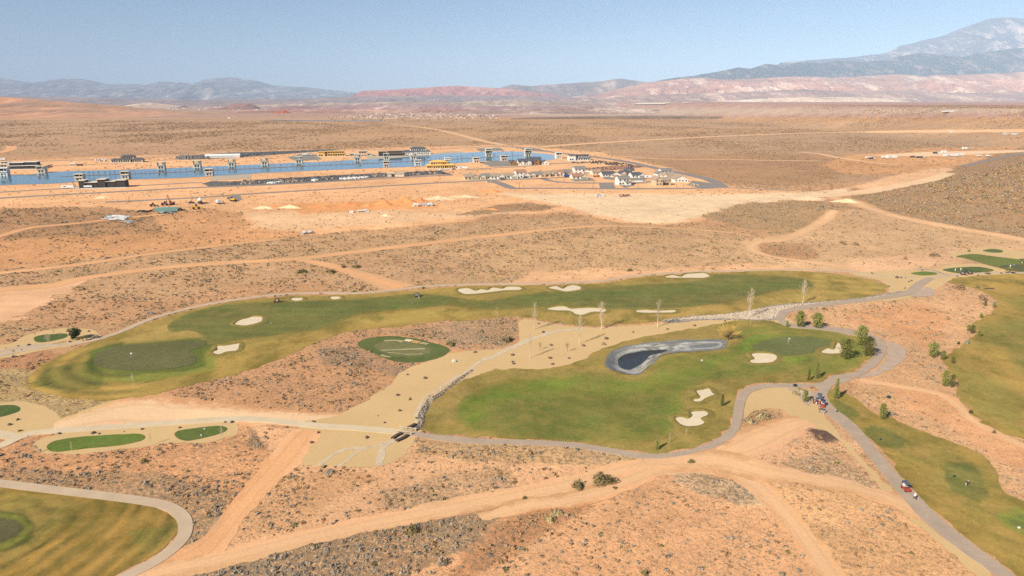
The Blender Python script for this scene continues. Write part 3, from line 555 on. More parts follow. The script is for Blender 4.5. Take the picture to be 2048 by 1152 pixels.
for P, c in ([( [(68,676),(80,671),(110,668),(133,668),(134,674),(115,680),(85,685),(70,683)], (84,104,54) ),
             ([(-60,815),(0,811),(32,811),(41,818),(30,826),(0,834),(-60,838)], (84,102,54)),
             ([(94,896),(100,886),(130,878),(200,871),(270,868),(290,872),(282,882),(240,891),(170,898),(110,904)], (104,122,52)),
             ([(350,872),(356,862),(395,856),(440,852),(455,857),(445,866),(405,877),(370,882)], (98,114,56)),
             ([(1821,547),(1845,543),(1870,545),(1874,549),(1845,551)], (112,130,60)),
             ([(1885,539),(1920,535),(1960,534),(1988,541),(1960,545),(1925,547),(1900,544)], (92,106,56)),
             ([(1965,501),(1985,498),(2005,501),(2003,505),(1980,505)], (100,112,60)),
             ([(1912,513),(1945,508),(1990,513),(2060,521),(2160,528),(2160,546),(2048,545),(1985,532),(1955,524),(1930,517)], (118,124,60))]):
    sheet('tee_box', P, M_TURF, .08, jit=.12, du=6, dv=3, tint=[], default=c, dry=.12)
sheet('putting_green', [(2000,533),(2030,529),(2100,530),(2160,536),(2100,543),(2030,542)], M_TURF, .11, jit=.1, du=6, dv=3, tint=[], default=(104,102,66), dry=0, noshrub=False)

# --- cart paths (raised slabs with real edges)
ribbon('cart_path', [(-120,738),(0,710),(45,700),(85,694),(110,689)], 4.2, M_PATH, .10, .2, step=4)
ribbon('cart_path', [(-120,724),(0,702),(40,694),(75,690),(110,691),(172,684),(232,667),(300,639),(370,619),(450,603),(540,591),(600,587),(650,586),(720,586),(790,580),(850,573),(940,569),(1020,568),(1100,567),(1160,564),(1210,561),(1262,553),(1340,546),(1440,543),(1540,540),(1640,540),(1700,543),(1760,552),(1840,556)], 2.6, M_PATH, .12, .2, step=4)
ribbon('cart_path', [(1862,556),(1900,551),(1960,547),(2048,546),(2200,548)], 2.6, M_PATH, .12, .2, step=4)
ribbon('cart_path', [(1835,539),(1865,541),(1885,548),(1900,551)], 2.6, M_ASPH, .13, .2, step=4)
sheet('cart_road', [(1852,556),(1868,557),(1850,570),(1838,581),(1822,590),(1760,600),(1700,607),(1640,615),(1590,622),(1574,630),(1570,640),(1590,648),(1650,653),(1710,660),(1745,670),(1768,684),(1773,702),(1762,722),(1745,738),(1722,752),(1690,765),(1668,770),(1658,782),(1655,795),(1668,815),(1712,850),(1748,892),(1790,942),(1835,990),(1880,1035),(1950,1092),(2045,1162),(2140,1240),(2090,1240),(1990,1152),(1915,1098),(1850,1045),(1812,1005),(1770,955),(1735,912),(1700,870),(1655,830),(1632,808),(1628,792),(1636,776),(1600,776),(1545,776),(1508,783),(1492,800),(1486,830),(1476,862),(1446,888),(1395,905),(1330,917),(1270,916),(1195,903),(1125,894),(1040,890),(955,888),(870,880),(806,868),(806,861),(870,869),(960,878),(1040,880),(1130,884),(1200,893),(1270,905),(1320,908),(1380,899),(1428,882),(1458,858),(1466,828),(1473,797),(1492,776),(1540,768),(1600,768),(1640,766),(1664,752),(1692,748),(1712,744),(1732,728),(1748,708),(1744,690),(1725,675),(1690,668),(1640,660),(1585,656),(1562,648),(1552,636),(1556,626),(1575,616),(1640,606),(1720,598),(1790,588),(1812,581),(1822,572),(1838,562)], M_ASPH, .12, closed_spline=True, jit=.05, skirt=.2, du=7, dv=4, step=5)
ribbon('cart_path', [(-150,905),(-40,898),(0,892),(22,882),(55,869),(100,863),(200,856),(300,849),(400,842),(470,838),(530,840),(590,847),(650,853),(720,857),(806,865)], [3.2,3.2,3.0,3.0,3.0,3,3,3,2.8,2.8,2.8,2.8], M_PATH2, .12, .2, step=4)
ribbon('cart_path', [(-150,840),(-40,862),(0,868),(30,874),(55,870)], 3.2, M_PATH2, .11, .2, step=4)
ribbon('cart_path', [(-120,955),(0,967),(80,977),(200,991),(290,1003),(335,1013),(362,1030),(371,1050),(366,1075),(345,1098),(312,1122),(262,1148),(200,1180),(100,1230)], 2.7, M_PATH, .12, .2, step=4)

# --- dirt tracks
D = lambda C, w, m=None, **k: ribbon('dirt_track', C, w, m or M_TRACK, k.pop('lift', .045), jit=k.pop('jit', .6), **k)
D([(150,1200),(330,1142),(450,1116),(600,1080),(750,1046),(880,1020),(990,1000),(1100,978),(1200,955),(1290,933),(1350,922)], [5,5,4,4,4,4,4.5,4.5,5,6,6], lift=.05)
D([(960,1036),(1050,1012),(1120,1004),(1200,985),(1265,958),(1340,932),(1430,932)], [2,4,4,4,4.5,5,6], lift=.055)
D([(1290,922),(1360,920),(1440,922),(1520,942),(1600,956),(1700,974),(1780,998),(1850,1030),(1900,1075)], [5,8,8,6,4.2,4.2,4.2,5,3], lift=.06)
D([(1420,930),(1490,955),(1545,1000),(1590,1050),(1630,1105),(1680,1180),(1740,1260)], [5,4.5,4,4,4.2,4.2,4.2], lift=.052)
D([(1400,915),(1470,900),(1520,878),(1570,855),(1615,842)], [3,6,9,8,5], lift=.04)
D([(320,1145),(400,1105),(445,1062),(480,1018),(520,970),(560,930),(600,880),(618,860)], [9,7,5,4,4.2,6,7,5], M_TRACK_O, lift=.04)
D([(60,865),(150,845),(250,825),(350,830),(480,832),(620,838),(700,835)], [3,10,18,14,8,7,4], M_TRACK_P, lift=.028)
D([(-200,610),(0,580),(100,572),(160,558),(300,538),(450,526),(590,518),(700,505),(850,487),(1000,470),(1150,455),(1250,453),(1400,460),(1500,470)], [8,7,8,6,6,6,6,6,6,6,5,4,3,3], M_TRACK_O)
D([(590,518),(650,529),(700,544),(760,562),(800,577)], [5,6,6,8,12], M_TRACK_O, lift=.05)
sheet('bare_soil', [(-300,580),(0,575),(110,568),(175,560),(130,585),(80,608),(60,625),(0,645),(-300,680)], M_TRACKSO, .04, jit=4)
D([(-200,565),(0,546),(150,530),(300,508),(450,490),(560,478)], [6,5,5,5,5,3], M_TRACK_O)
D([(-100,500),(0,472),(60,456),(150,447),(230,438),(330,428)], 6, M_TRACK_O)
D([(1668,420),(1650,438),(1605,464),(1562,480),(1515,485),(1503,497),(1530,510),(1590,520),(1650,528),(1720,540)], [7,6,6,6,5,4,4,6,8,5], M_TRACK)
D([(1660,396),(1700,402),(1745,419),(1800,434),(1900,454),(2048,480),(2300,530)], [14,12,9,8,8,8,8], M_TRACK)
D([(1640,392),(1700,388),(1780,375),(1850,362),(1900,346)], [20,16,13,13,10], M_TRACK_P)
D([(1080,294),(1200,286),(1400,275),(1600,267),(1800,263.5),(2048,262),(2500,260)], 22, M_TRACK, lift=.3)
D([(780,248),(850,256),(900,265),(960,281),(1010,291)], 14, M_TRACK, lift=.3)
D([(1600,304),(1640,308),(1675,315),(1740,325),(1800,330)], 9, M_TRACK, lift=.1)
D([(1240,312),(1330,318),(1450,319),(1540,321),(1640,322)], 7, M_TRACK, lift=.1)
D([(-200,330),(0,305),(22,292)], 12, M_TRACK_O, lift=.2)
D([(1720,760),(1790,772),(1850,782),(1900,800),(1960,850),(2040,890),(2150,930)], [3,2.5,2.5,2.5,2.5,2.5,3], M_TRACK)

# --- streets and pads of the housing site
R = lambda C, w, lift=.12, nm='street': ribbon(nm, C, w, M_ROAD, lift, .14, step=8)
R([(-300,403),(0,384.5),(130,377),(256,372.5),(340,368),(405,365)], 7)
R([(-300,417),(0,396.5),(256,382.5),(410,374.5),(540,369.5),(700,361),(820,354),(905,350)], 9)
R([(210,404.5),(400,395),(512,387),(640,379.5),(768,372),(900,364.5),(980,361),(1060,358),(1140,354.5)], 7.5)
R([(980,361.5),(1000,367),(1022,376)], 11, .13)
R([(1018,377),(1100,376.5),(1200,377.5),(1300,377.5),(1400,376.5),(1440,375)], 9)
R([(1440,375),(1500,377.5),(1560,380),(1592,381.5)], 6, .13)
R([(860,299.5),(1000,293),(1050,296.5),(1110,305),(1180,313),(1250,323),(1310,336),(1370,348),(1420,360),(1446,374)], [7,8,12,14,14,14,14,14,14,12])
R([(1085,357),(1105,362.5),(1150,366),(1210,366),(1270,366),(1330,360)], 8)
R([(1212,366),(1216,377)], 15, .14)
R([(1288,352),(1320,357),(1350,360)], 7)
R([(-300,339),(0,327),(100,322),(256,316.5),(350,311.5)], 6.5)
R([(60,333),(150,330.5),(256,325),(345,320),(400,318)], 5)
R([(930,340),(985,336),(1040,333),(1100,328),(1170,325.5),(1240,326)], 7)
R([(640,300),(760,300),(860,299)], 6, .11)
R([(1925,332),(1990,318),(2048,308),(2200,300)], 9)
M_PAD = m_gravel('dark_pad_gravel', (104,98,94), (150,138,128), .5)
M_PADG = m_sheet('grey_pad', 150, 140, 130, .1, .05, .6)
M_PADT = m_sheet('tan_pad', 196, 176, 150, .06, .05, .6)
pads = [([(405,367),(425,362),(470,363),(540,358),(640,352),(768,346),(880,341),(905,349),(880,349),(768,355),(640,363.5),(540,369),(420,374)], M_PAD),
        ([(350,318),(352,312.5),(460,305),(600,301),(660,298),(690,299.5),(640,303),(520,312),(460,316),(380,319.5)], M_PAD),
        ([(575,315),(600,308.5),(632,308.5),(644,319),(592,322.5)], M_PADG), ([(960,326),(1000,319),(1040,321),(1055,326),(1030,332),(985,333.5)], M_PADG),
        ([(418,359),(425,352),(505,348),(500,357),(430,361)], M_PADT), ([(452,391),(478,390),(485,398),(472,404),(460,402)], M_PADG),
        ([(1205,352),(1240,357),(1295,355),(1290,361),(1240,361),(1208,358)], M_PADG), ([(1385,361),(1420,366),(1436,374),(1400,376),(1375,370)], M_PADG),
        ([(730,309),(860,308),(905,302),(930,304),(900,311),(780,317),(735,318)], M_PADT), ([(1050,318),(1090,310),(1150,322),(1130,326),(1100,327),(1060,326)], M_TRACKS),
        ([(1040,297),(1060,294.5),(1110,305),(1050,301)], M_PADG), ([(950,297),(1000,295.5),(1010,301),(960,303)], M_PADG), ([(1236,370),(1262,366),(1270,371),(1250,375)], M_PADG), ([(1140,358),(1180,356),(1192,361),(1150,363)], M_PADG),
        ([(1730,311),(1850,304),(2048,300),(2048,304),(1900,311),(1850,313)], M_TRACKSP), ([(935,358),(1060,353),(1062,357),(940,362)], M_PADT)]
for P, m_ in pads: sheet('gravel_pad', P, m_, .09, closed_spline=False, jit=.4, du=6, dv=3, step=8)
sheet('stony_bank', [(1065,345),(1160,338),(1240,331),(1295,333),(1230,340),(1100,351)], m_gravel('stony_bank_soil', (120,92,74), (236,180,138), .3), .08, jit=1.5, du=6, dv=3)

# --- lake and its causeway
w = NT('lake_water'); w.b.inputs['Roughness'].default_value = .07; w.b.inputs['Base Color'].default_value = (.045, .16, .25, 1)
w.b.inputs['Specular IOR Level'].default_value = .5; w.b.inputs['IOR'].default_value = 1.33; w.bump(w.noise(.5, 3, .6, stretch=(1, 2, 1)), .06, .3)
lake = [(-400,372),(-200,362),(0,351),(60,349),(130,343),(190,341),(300,338),(420,333),(540,328),(600,325),(640,324),(700,320),(780,317),(860,310),(920,306),(960,304),(1020,303),(1060,305),(1100,309),(1116,314),(1112,318),(1085,321),(1040,321),(1000,321),(930,325),(860,332),(760,336),(640,341),(512,347),(380,355),(300,358),(180,362),(110,367),(0,371),(-200,384),(-400,396)]
prop(sheet('lake_water', lake, w.m, .16, jit=.6, du=12, dv=4, flat=0.0), kind='structure')
M_CAUSE = m_sheet('causeway_soil', 168, 134, 116, .12, .1, 1)
D([(122,353.5),(200,350.5),(330,345.5),(460,339.5),(600,333),(760,326),(900,319),(1000,313.5),(1045,311)], [4,6,6,6,6,6,6,5,3], M_CAUSE, lift=.32)
# --- pond with its pale liner
lg = NT('pond_liner'); n1 = lg.noise(.45, 7, .8, stretch=(1, 1.3, 1)); c = lg.mix(lg.rng(n1, .38, .52), S(112,114,116), S(206,200,190)); lg.col(lg.scale(c, lg.rng(lg.noise(1.5, 4), .3, .7, .85, 1.1))); lg.b.inputs['Roughness'].default_value = .5; lg.bump(n1, .6, .4)
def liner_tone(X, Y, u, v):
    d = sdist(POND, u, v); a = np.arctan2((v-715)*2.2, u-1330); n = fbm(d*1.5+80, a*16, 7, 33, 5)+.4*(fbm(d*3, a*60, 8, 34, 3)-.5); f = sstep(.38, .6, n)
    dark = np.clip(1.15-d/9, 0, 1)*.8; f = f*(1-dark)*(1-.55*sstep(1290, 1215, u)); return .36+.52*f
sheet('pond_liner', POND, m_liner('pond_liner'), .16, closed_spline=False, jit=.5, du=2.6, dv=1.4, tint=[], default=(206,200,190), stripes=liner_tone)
wp = NT('pond_water'); wp.b.inputs['Roughness'].default_value = .1; wp.b.inputs['Base Color'].default_value = (.045, .047, .052, 1); wp.b.inputs['Specular IOR Level'].default_value = .12; wp.bump(wp.noise(.9, 3), .08, .2)
sheet('pond_water', POND_W, wp.m, .22, closed_spline=False, jit=.15, du=6, dv=4)

# --- gravel wash and rock apron
M_ROCKW = m_gravel('wash_stones', (204,176,142), (222,196,164), 3.6)
M_WASH = m_sheet('pale_wash_gravel', 216, 192, 160, .12, .6, 2.5, .5)
M_ROCKG = m_gravel('apron_stones', (150,132,118), (206,188,168), 1.3)
M_SHOULD = m_sheet('shoulder_gravel', 196, 168, 146, .08, .3, 4, .4)
M_DARKR = m_gravel('dark_stones', (104,92,84), (150,130,114), 2.4)
ribbon('gravel_wash', [(1165,658),(1110,664),(1070,676),(1030,692),(990,712),(960,722),(940,742)], [1.2,2,2.4,2.4,2,2,1.4], M_WASH, .06, jit=.5)
ribbon('gravel_wash', [(945,740),(915,762),(885,784),(862,800),(848,822),(842,845),(828,862)], [1,1.4,1.5,1.9,2,1.8,1.6], M_DARKR, .065, jit=.3)
ribbon('gravel_wash', [(948,736),(905,760),(870,782),(846,800),(836,826),(828,850),(812,862)], [1,1,1,1,1,1], M_WASH, .06, jit=.3)
ribbon('gravel_wash', [(800,872),(785,882),(768,892),(762,910),(758,932)], [1.2,1.2,1.3,1.5,1.5], M_WASH, .06, jit=.3)
ribbon('gravel_wash', [(775,885),(740,895),(700,897),(672,905),(650,922),(636,932)], [.7,.9,1.1,1.2,1.2,1], M_WASH, .06, jit=.3)
ribbon('gravel_wash', [(735,897),(715,905),(698,918),(676,934)], [.8,1,1.1,1.1], M_WASH, .06, jit=.3)
ribbon('gravel_wash', [(858,790),(862,800),(860,812)], 1, M_ROCKW, .07, jit=.3)
sheet('stone_apron', [(1320,640),(1380,632),(1450,628),(1500,620),(1560,609),(1640,603),(1720,596),(1800,583),(1815,585),(1740,598),(1640,608),(1590,616),(1560,626),(1555,640),(1520,641),(1460,640),(1400,641),(1350,646)], M_ROCKG, .075, jit=.5, du=7, dv=3)
sheet('gravel_shoulder', [(1850,575),(1870,580),(1868,590),(1840,594),(1820,591)], M_SHOULD, .075, jit=.5)
sheet('gravel_shoulder', [(1770,684),(1778,704),(1768,724),(1748,742),(1722,756),(1760,748),(1800,725),(1812,700),(1795,688)], M_SHOULD, .07, jit=.5)
sheet('gravel_shoulder', [(1575,776),(1600,778),(1625,782),(1630,795),(1620,812),(1600,795)], M_SHOULD, .07, jit=.5)

# --- bunkers: pale sand with a raised turf lip along the far side
def bunker(P, lab, lip=True):
    P = np.asarray(P, float)
    x, y, z = G(*P.mean(0)); e = empty('bunker', (x, y, z), label=lab, cat='bunker', group='sand bunkers beside the fairways')
    Q = spline(P, True, 3); bx, by = world_poly(Q, .12, 9); bx -= x; by -= y; n = len(bx)
    pts = [Vector((a, b)) for a, b in zip(bx, by)]; r = mgeo.delaunay_2d_cdt(pts, [(i, (i+1) % n) for i in range(n)], [], 1, 1e-5)
    X = np.array([p.x for p in r[0]]); Y = np.array([p.y for p in r[0]])
    Vv = np.stack([X, Y, H(X+x, Y+y)-z+.15], 1)
    Fc = [tuple(f) if (X[f[1]]-X[f[0]])*(Y[f[2]]-Y[f[0]])-(X[f[2]]-X[f[0]])*(Y[f[1]]-Y[f[0]]) > 0 else tuple(reversed(f)) for f in r[2]]
    mesh_obj('sand', Vv, Fc, M_BUNKER, e)
    # lip
    cx, cy = bx.mean(), by.mean(); tx = np.roll(bx, -1)-np.roll(bx, 1); ty = np.roll(by, -1)-np.roll(by, 1); L = np.hypot(tx, ty)+1e-9
    ar = .5*np.sum(bx*np.roll(by, -1)-np.roll(bx, -1)*by); sg = 1 if ar > 0 else -1; nx, ny = sg*ty/L, -sg*tx/L
    hgt = .10+.42*sstep(-.3, .8, .55*ny-.45*nx)*1.0 if True else 0
    rings = [(-.12, .16), (.1, .2), (.45, 1.0), (1.1, .75), (2.0, 0)]; VV_ = []
    for o, k in rings:
        xx = bx+nx*o; yy = by+ny*o; base = H(xx+x, yy+y)-z+.11
        VV_.append(np.stack([xx, yy, base+(hgt*k if o > 0 else .02)], 1))
    V2 = np.vstack(VV_); F2 = []
    for j in range(len(rings)-1):
        for i in range(n):
            a, b = i, (i+1) % n; q = (j*n+a, j*n+b, (j+1)*n+b, (j+1)*n+a); F2.append(q if sg < 0 else q[::-1])
    u, v = project(V2[:, 0]+x, V2[:, 1]+y, V2[:, 2]+z); t = np.tile(S(142,126,66), (len(V2), 1))
    prop(mesh_obj('turf_lip', V2, F2, M_TURF, e, smooth=True, attrs={'tint': t, 'dry': np.full(len(V2), .5)}))
bunker([(470,648),(480,641),(495,637),(505,634),(523,635),(524,641),(515,646),(495,651),(480,651)], 'pale sand bunker in the wide left part of the upper fairway')
bunker([(426,705),(436,700),(434,693),(450,692),(470,689),(478,688),(476,698),(470,702),(452,704),(438,709)], 'star shaped sand bunker just right of the upper left putting green')
bunker([(582,599),(590,596.5),(606,597),(602,601),(590,602)], 'small sand bunker just right of the lone cart on the upper fairway')
bunker([(660,595),(672,593.5),(682,595.5),(676,598.5),(664,599)], 'smallest sand bunker on the far edge of the upper fairway')
bunker([(915,580),(935,577),(950,582),(962,579),(975,581),(985,576),(1005,578),(1015,574),(1040,575),(1040,580),(1010,581),(985,584),(950,588),(928,588)], 'long jagged sand bunker on the far edge, above the middle of the upper fairway')
bunker([(1097,576),(1112,573),(1125,578),(1135,573),(1145,571),(1160,574),(1160,579),(1145,582),(1130,583),(1115,580)], 'compact sand bunker next right of the long jagged one')
bunker([(1330,554),(1345,551),(1362,554),(1372,549),(1395,547),(1410,547),(1419,553),(1405,556),(1370,556),(1340,556)], 'sand bunker nearest the far cart path, right part of upper fairway')
bunker([(1094,618),(1115,614),(1130,614),(1140,618),(1160,617),(1180,616),(1210,619),(1208,624),(1185,624),(1165,630),(1150,628),(1140,622),(1110,621)], 'long sand bunker on the near edge, behind two bare poplars')
bunker([(1272,622),(1290,620.5),(1315,622),(1350,621),(1345,625),(1310,626),(1280,625.5)], 'thin flat sand bunker behind one bare poplar, near edge of upper fairway')
bunker([(1500,722),(1510,718),(1503,709),(1520,707),(1545,709),(1554,715),(1545,724),(1525,727),(1505,726)], 'round sand bunker on the pond side of the right putting green')
bunker([(1642,704),(1655,698),(1668,700),(1672,690),(1678,686),(1684,700),(1682,706),(1665,708),(1650,707)], 'curved sand bunker beside the big pine at the right green')
bunker([(1386,800),(1400,796),(1393,783),(1405,780),(1418,778),(1425,787),(1428,790),(1410,797),(1402,803),(1390,804)], 'upper of the two sand bunkers at the right end of the bright fairway')
bunker([(1352,838),(1362,835),(1375,838),(1385,832),(1382,825),(1398,823),(1412,824),(1415,830),(1402,838),(1408,846),(1395,852),(1375,853),(1360,848)], 'lower and larger of the two bunkers at the right end of the bright fairway')

# ------------------------------------------------------------------ mountains, mesas and the dune behind the site
def strata(name, c1, c2, c3, vert=.012, amp=1.0, gully=.0012):
    g = NT(name); sep = g.n('ShaderNodeSeparateXYZ', {0: g.tc.outputs['Object']}); 
    z = g.math('ADD', g.math('MULTIPLY', sep.outputs[2], vert), g.math('MULTIPLY', g.noise(.0006, 5, .65), 3.0))
    band = g.n('ShaderNodeTexNoise', {'Scale': 1.0, 'Detail': 4, 'Roughness': .7, 'Vector': g.n('ShaderNodeCombineXYZ', {2: z}).outputs[0]}).outputs[0]
    c = g.mix(g.rng(band, .4, .6), S(*c1), S(*c2)); c = g.mix(g.rng(g.noise(gully*1.6, 8, .8, stretch=(1, .35, .6)), .5, .62, 0, amp), c, S(*c3))
    c = g.scale(c, g.rng(g.noise(.004, 6, .8), .3, .7, .72, 1.25)); c = g.scale(c, g.rng(g.noise(.0011, 5, .7, stretch=(1, .4, 1)), .35, .65, .84, 1.14)); g.col(c); return g.m
def mountain(name, sil, D_, W, m, seed, gully=.35, p=1.25, fu=900., step=4, base=0.0, rowsn=40, back=.35, crest=.0):
    sil = np.asarray(sil, float); u = np.arange(sil[0, 0], sil[-1, 0], step); v = np.interp(u, sil[:, 0], sil[:, 1])
    v = v-crest*(fbm(u, u*0, 26, seed, 5)-.5)*2
    dx, dy, dz = ray(u, v); t = D_/dy; X = dx*t; Zc = CH+dz*t
    s = np.concatenate([np.linspace(0, 1, rowsn), 1+np.linspace(.1, back, 5)]); Vv = []
    for si in s:
        Yr = D_-W+W*si+0*X
        n = 1-2*np.abs(fbm(X+3e4, Yr*.35+9e3*seed, fu*.62, seed, 5)-.5)*2.0; n2 = fbm(X, Yr*.6, fu*.25, seed+5, 4)-.5
        if si <= 1: h = base+(Zc-base)*np.clip(si**p*(1-gully*(1-si)*(1-n)*2.2)+n2*.42*gully*math.sin(math.pi*si), 0, None)
        else: h = base+(Zc-base)*(1-(si-1)/back*.9)
        Vv.append(np.stack([X*(1 if True else 0), Yr, h-(4 if si == 0 else 0)], 1))
    nn = len(u); V2 = np.vstack(Vv); k = np.arange(len(s)*nn).reshape(len(s), nn)
    Fc = np.stack([k[:-1, :-1].ravel(), k[:-1, 1:].ravel(), k[1:, 1:].ravel(), k[1:, :-1].ravel()], 1)
    return prop(mesh_obj(name, V2, Fc, m, smooth=False), kind='structure')
mountain('mountains', [(-420,170),(-200,160),(-60,164),(0,156),(20,158),(50,164),(80,164),(100,160),(130,157),(165,158),(190,163),(215,168),(250,167),(290,169),(320,163),(355,164),(385,168),(405,160),(430,157),(455,155),(490,158),(515,162),(545,170),(575,173),(610,175),(650,178),(690,183),(740,190),(800,196)], 27000, 8500, strata('grey_mountain_rock', (144,128,120), (104,98,100), (206,184,166), .004), 3, .55, 1.2, 1500, crest=1.3)
mountain('mountains', [(1560,125),(1640,119),(1700,115),(1760,108),(1785,101),(1800,92),(1840,83),(1890,70),(1930,54),(1965,41),(1990,36),(2015,34),(2048,36),(2100,42),(2200,60),(2400,90),(2700,130)], 23000, 8000, strata('pale_peak_rock', (112,98,100), (86,80,92), (224,198,184), .003, .8), 11, .5, .9, 1300, crest=1.6)
mountain('mountains', [(1230,172),(1300,164),(1345,157),(1400,150),(1440,143),(1475,135),(1500,138),(1530,128),(1565,130),(1600,124),(1640,127),(1680,121),(1720,124),(1770,120),(1800,112),(1845,106),(1880,110),(1925,114),(1960,106),(2010,99),(2048,96),(2200,90),(2500,110),(2700,120)], 18000, 5000, strata('shrub_covered_foothill', (58,56,62), (66,62,64), (170,140,122), .003, .75, .002), 17, .45, 1.1, 800, crest=1.4)
mountain('mesa', [(880,190),(930,180),(1000,176),(1022,169),(1060,172),(1150,166),(1200,163),(1225,159),(1238,157),(1262,160),(1300,165),(1400,172),(1500,180)], 16500, 3500, strata('violet_mesa_rock', (150,122,112), (120,104,104), (186,156,138), .02), 23, .4, 1.6, 700, crest=.5)
mountain('mesa', [(690,196),(716,188),(722,182),(750,181),(800,178),(850,175),(880,173),(915,172),(950,174),(1000,176),(1050,182),(1120,190)], 14500, 1800, strata('red_cliff_rock', (198,126,108), (176,110,98), (214,150,126), .015), 27, .3, .7, 500, crest=1.0)
mountain('red_hills', [(1100,196),(1180,190),(1240,178),(1290,166),(1330,162),(1365,157),(1410,156),(1440,159),(1500,158),(1560,154),(1620,153),(1680,156),(1740,152),(1800,149),(1850,152),(1900,150),(1960,148),(2048,145),(2200,142),(2500,150),(2700,160)], 13500, 5200, strata('salmon_badland_rock', (208,156,130), (176,120,100), (248,216,186), .012), 31, .6, 1.5, 520, crest=1.8, rowsn=60)
mountain('red_hills', [(1100,200),(1200,196),(1300,190),(1400,187),(1500,184),(1600,179),(1700,183),(1800,181),(1900,186),(2048,184),(2300,186),(2700,190)], 10500, 2600, strata('mauve_badland_rock', (188,146,126), (156,122,112), (226,188,160), .03), 37, .6, 1.5, 420, crest=1.2)
mountain('pale_cliffs', [(1250,210),(1340,207),(1420,203),(1500,199),(1560,196),(1620,194),(1700,194),(1760,196),(1800,200),(1840,207),(1880,211)], 8600, 900, strata('pale_cliff_rock', (214,176,150), (240,212,180), (246,226,196), .05), 41, .5, .8, 160, crest=.8)
mountain('low_hills', [(-300,196),(0,192),(200,196),(400,200),(600,197),(760,192),(900,190),(1050,192),(1200,197),(1300,204)], 12500, 3000, strata('violet_plain_hill', (164,134,122), (150,124,118), (190,152,132), .03), 43, .6, 1.5, 500, crest=1.0)
mountain('low_hills', [(500,209),(640,206),(800,203),(900,205),(1020,200),(1140,204),(1280,207),(1400,209),(1600,211),(1900,208),(2048,211),(2300,209)], 7600, 1300, strata('tan_plain_hill', (186,152,130), (168,140,122), (222,196,168), .06), 47, .6, 1.4, 260, crest=1.6)
mountain('low_hills', [(240,212),(270,208),(300,206),(330,208),(370,213)], 8200, 500, strata('pale_knoll_soil', (210,178,152), (190,156,134), (226,196,170), .05), 49, .6, 1.2, 200, crest=1)
mountain('mesa', [(425,224),(450,215),(464,208),(480,207),(500,207),(512,211),(524,219),(545,225)], 6600, 420, strata('brown_butte_rock', (178,128,108), (150,108,96), (196,150,126), .08), 51, .3, .9, 120, step=2, crest=.5)
mountain('red_butte', [(546,232),(553,225),(562,221),(570,220),(578,224),(586,228),(592,232)], 4600, 130, strata('red_butte_rock', (214,108,72), (190,92,64), (226,132,92), .2), 53, .5, .9, 40, step=1, crest=1)
mountain('dune_hill', [(-600,176),(-300,184),(0,194),(80,199),(160,206),(240,211),(320,220),(400,228),(470,234),(520,237)], 4300, 1150, strata('orange_dune_soil', (204,150,112), (178,138,110), (240,168,122), .015, 1.0, .004), 57, .25, 1.0, 200, crest=.4)
mountain('basalt_rim', [(1000,243),(1025,236.5),(1100,234),(1200,232.5),(1300,232),(1420,232.5),(1500,234),(1560,238)], 3150, 60, strata('dark_rim_rock', (122,98,80), (140,112,88), (170,134,104), .3), 59, .3, .5, 40, crest=.5, rowsn=8)
P4 = [(1950,209.3),(2200,209.3),(2200,207.6),(1950,208.0)]; prop(mesh_obj('far_lake_water', [(*map(float, at_z(a, b, 2)), 2.0) for a, b in P4], [(0,1,2,3)], mat('far_water', S(96,140,190), .5)), kind='structure')
mountain('low_hills', [(560,214),(700,211),(860,210),(1000,213),(1150,211),(1300,214),(1420,210),(1560,208),(1700,210),(1850,208),(2048,211),(2300,210)], 6300, 700, strata('mauve_low_hill', (190,140,130), (160,122,118), (226,190,168), .08), 61, .6, 1.2, 160, crest=2.0)
mountain('low_hills', [(900,223),(1020,219),(1150,216),(1280,219),(1400,216),(1540,218),(1660,215),(1800,219),(1950,216),(2100,219),(2300,218)], 4700, 420, strata('tan_mauve_low_hill', (186,146,128), (156,126,112), (230,200,174), .1), 63, .6, 1.2, 110, crest=2.0)
mountain('low_hills', [(480,221),(600,218),(720,219),(860,217),(960,220),(1060,224)], 4900, 400, strata('red_plain_hill', (196,140,118), (168,124,112), (226,184,158), .1), 67, .6, 1.2, 110, crest=1.6)
ribbon('far_river_water', [(540,240.2),(640,241.6),(760,241.8)], 50, w.m, 1.5, noshrub=False)
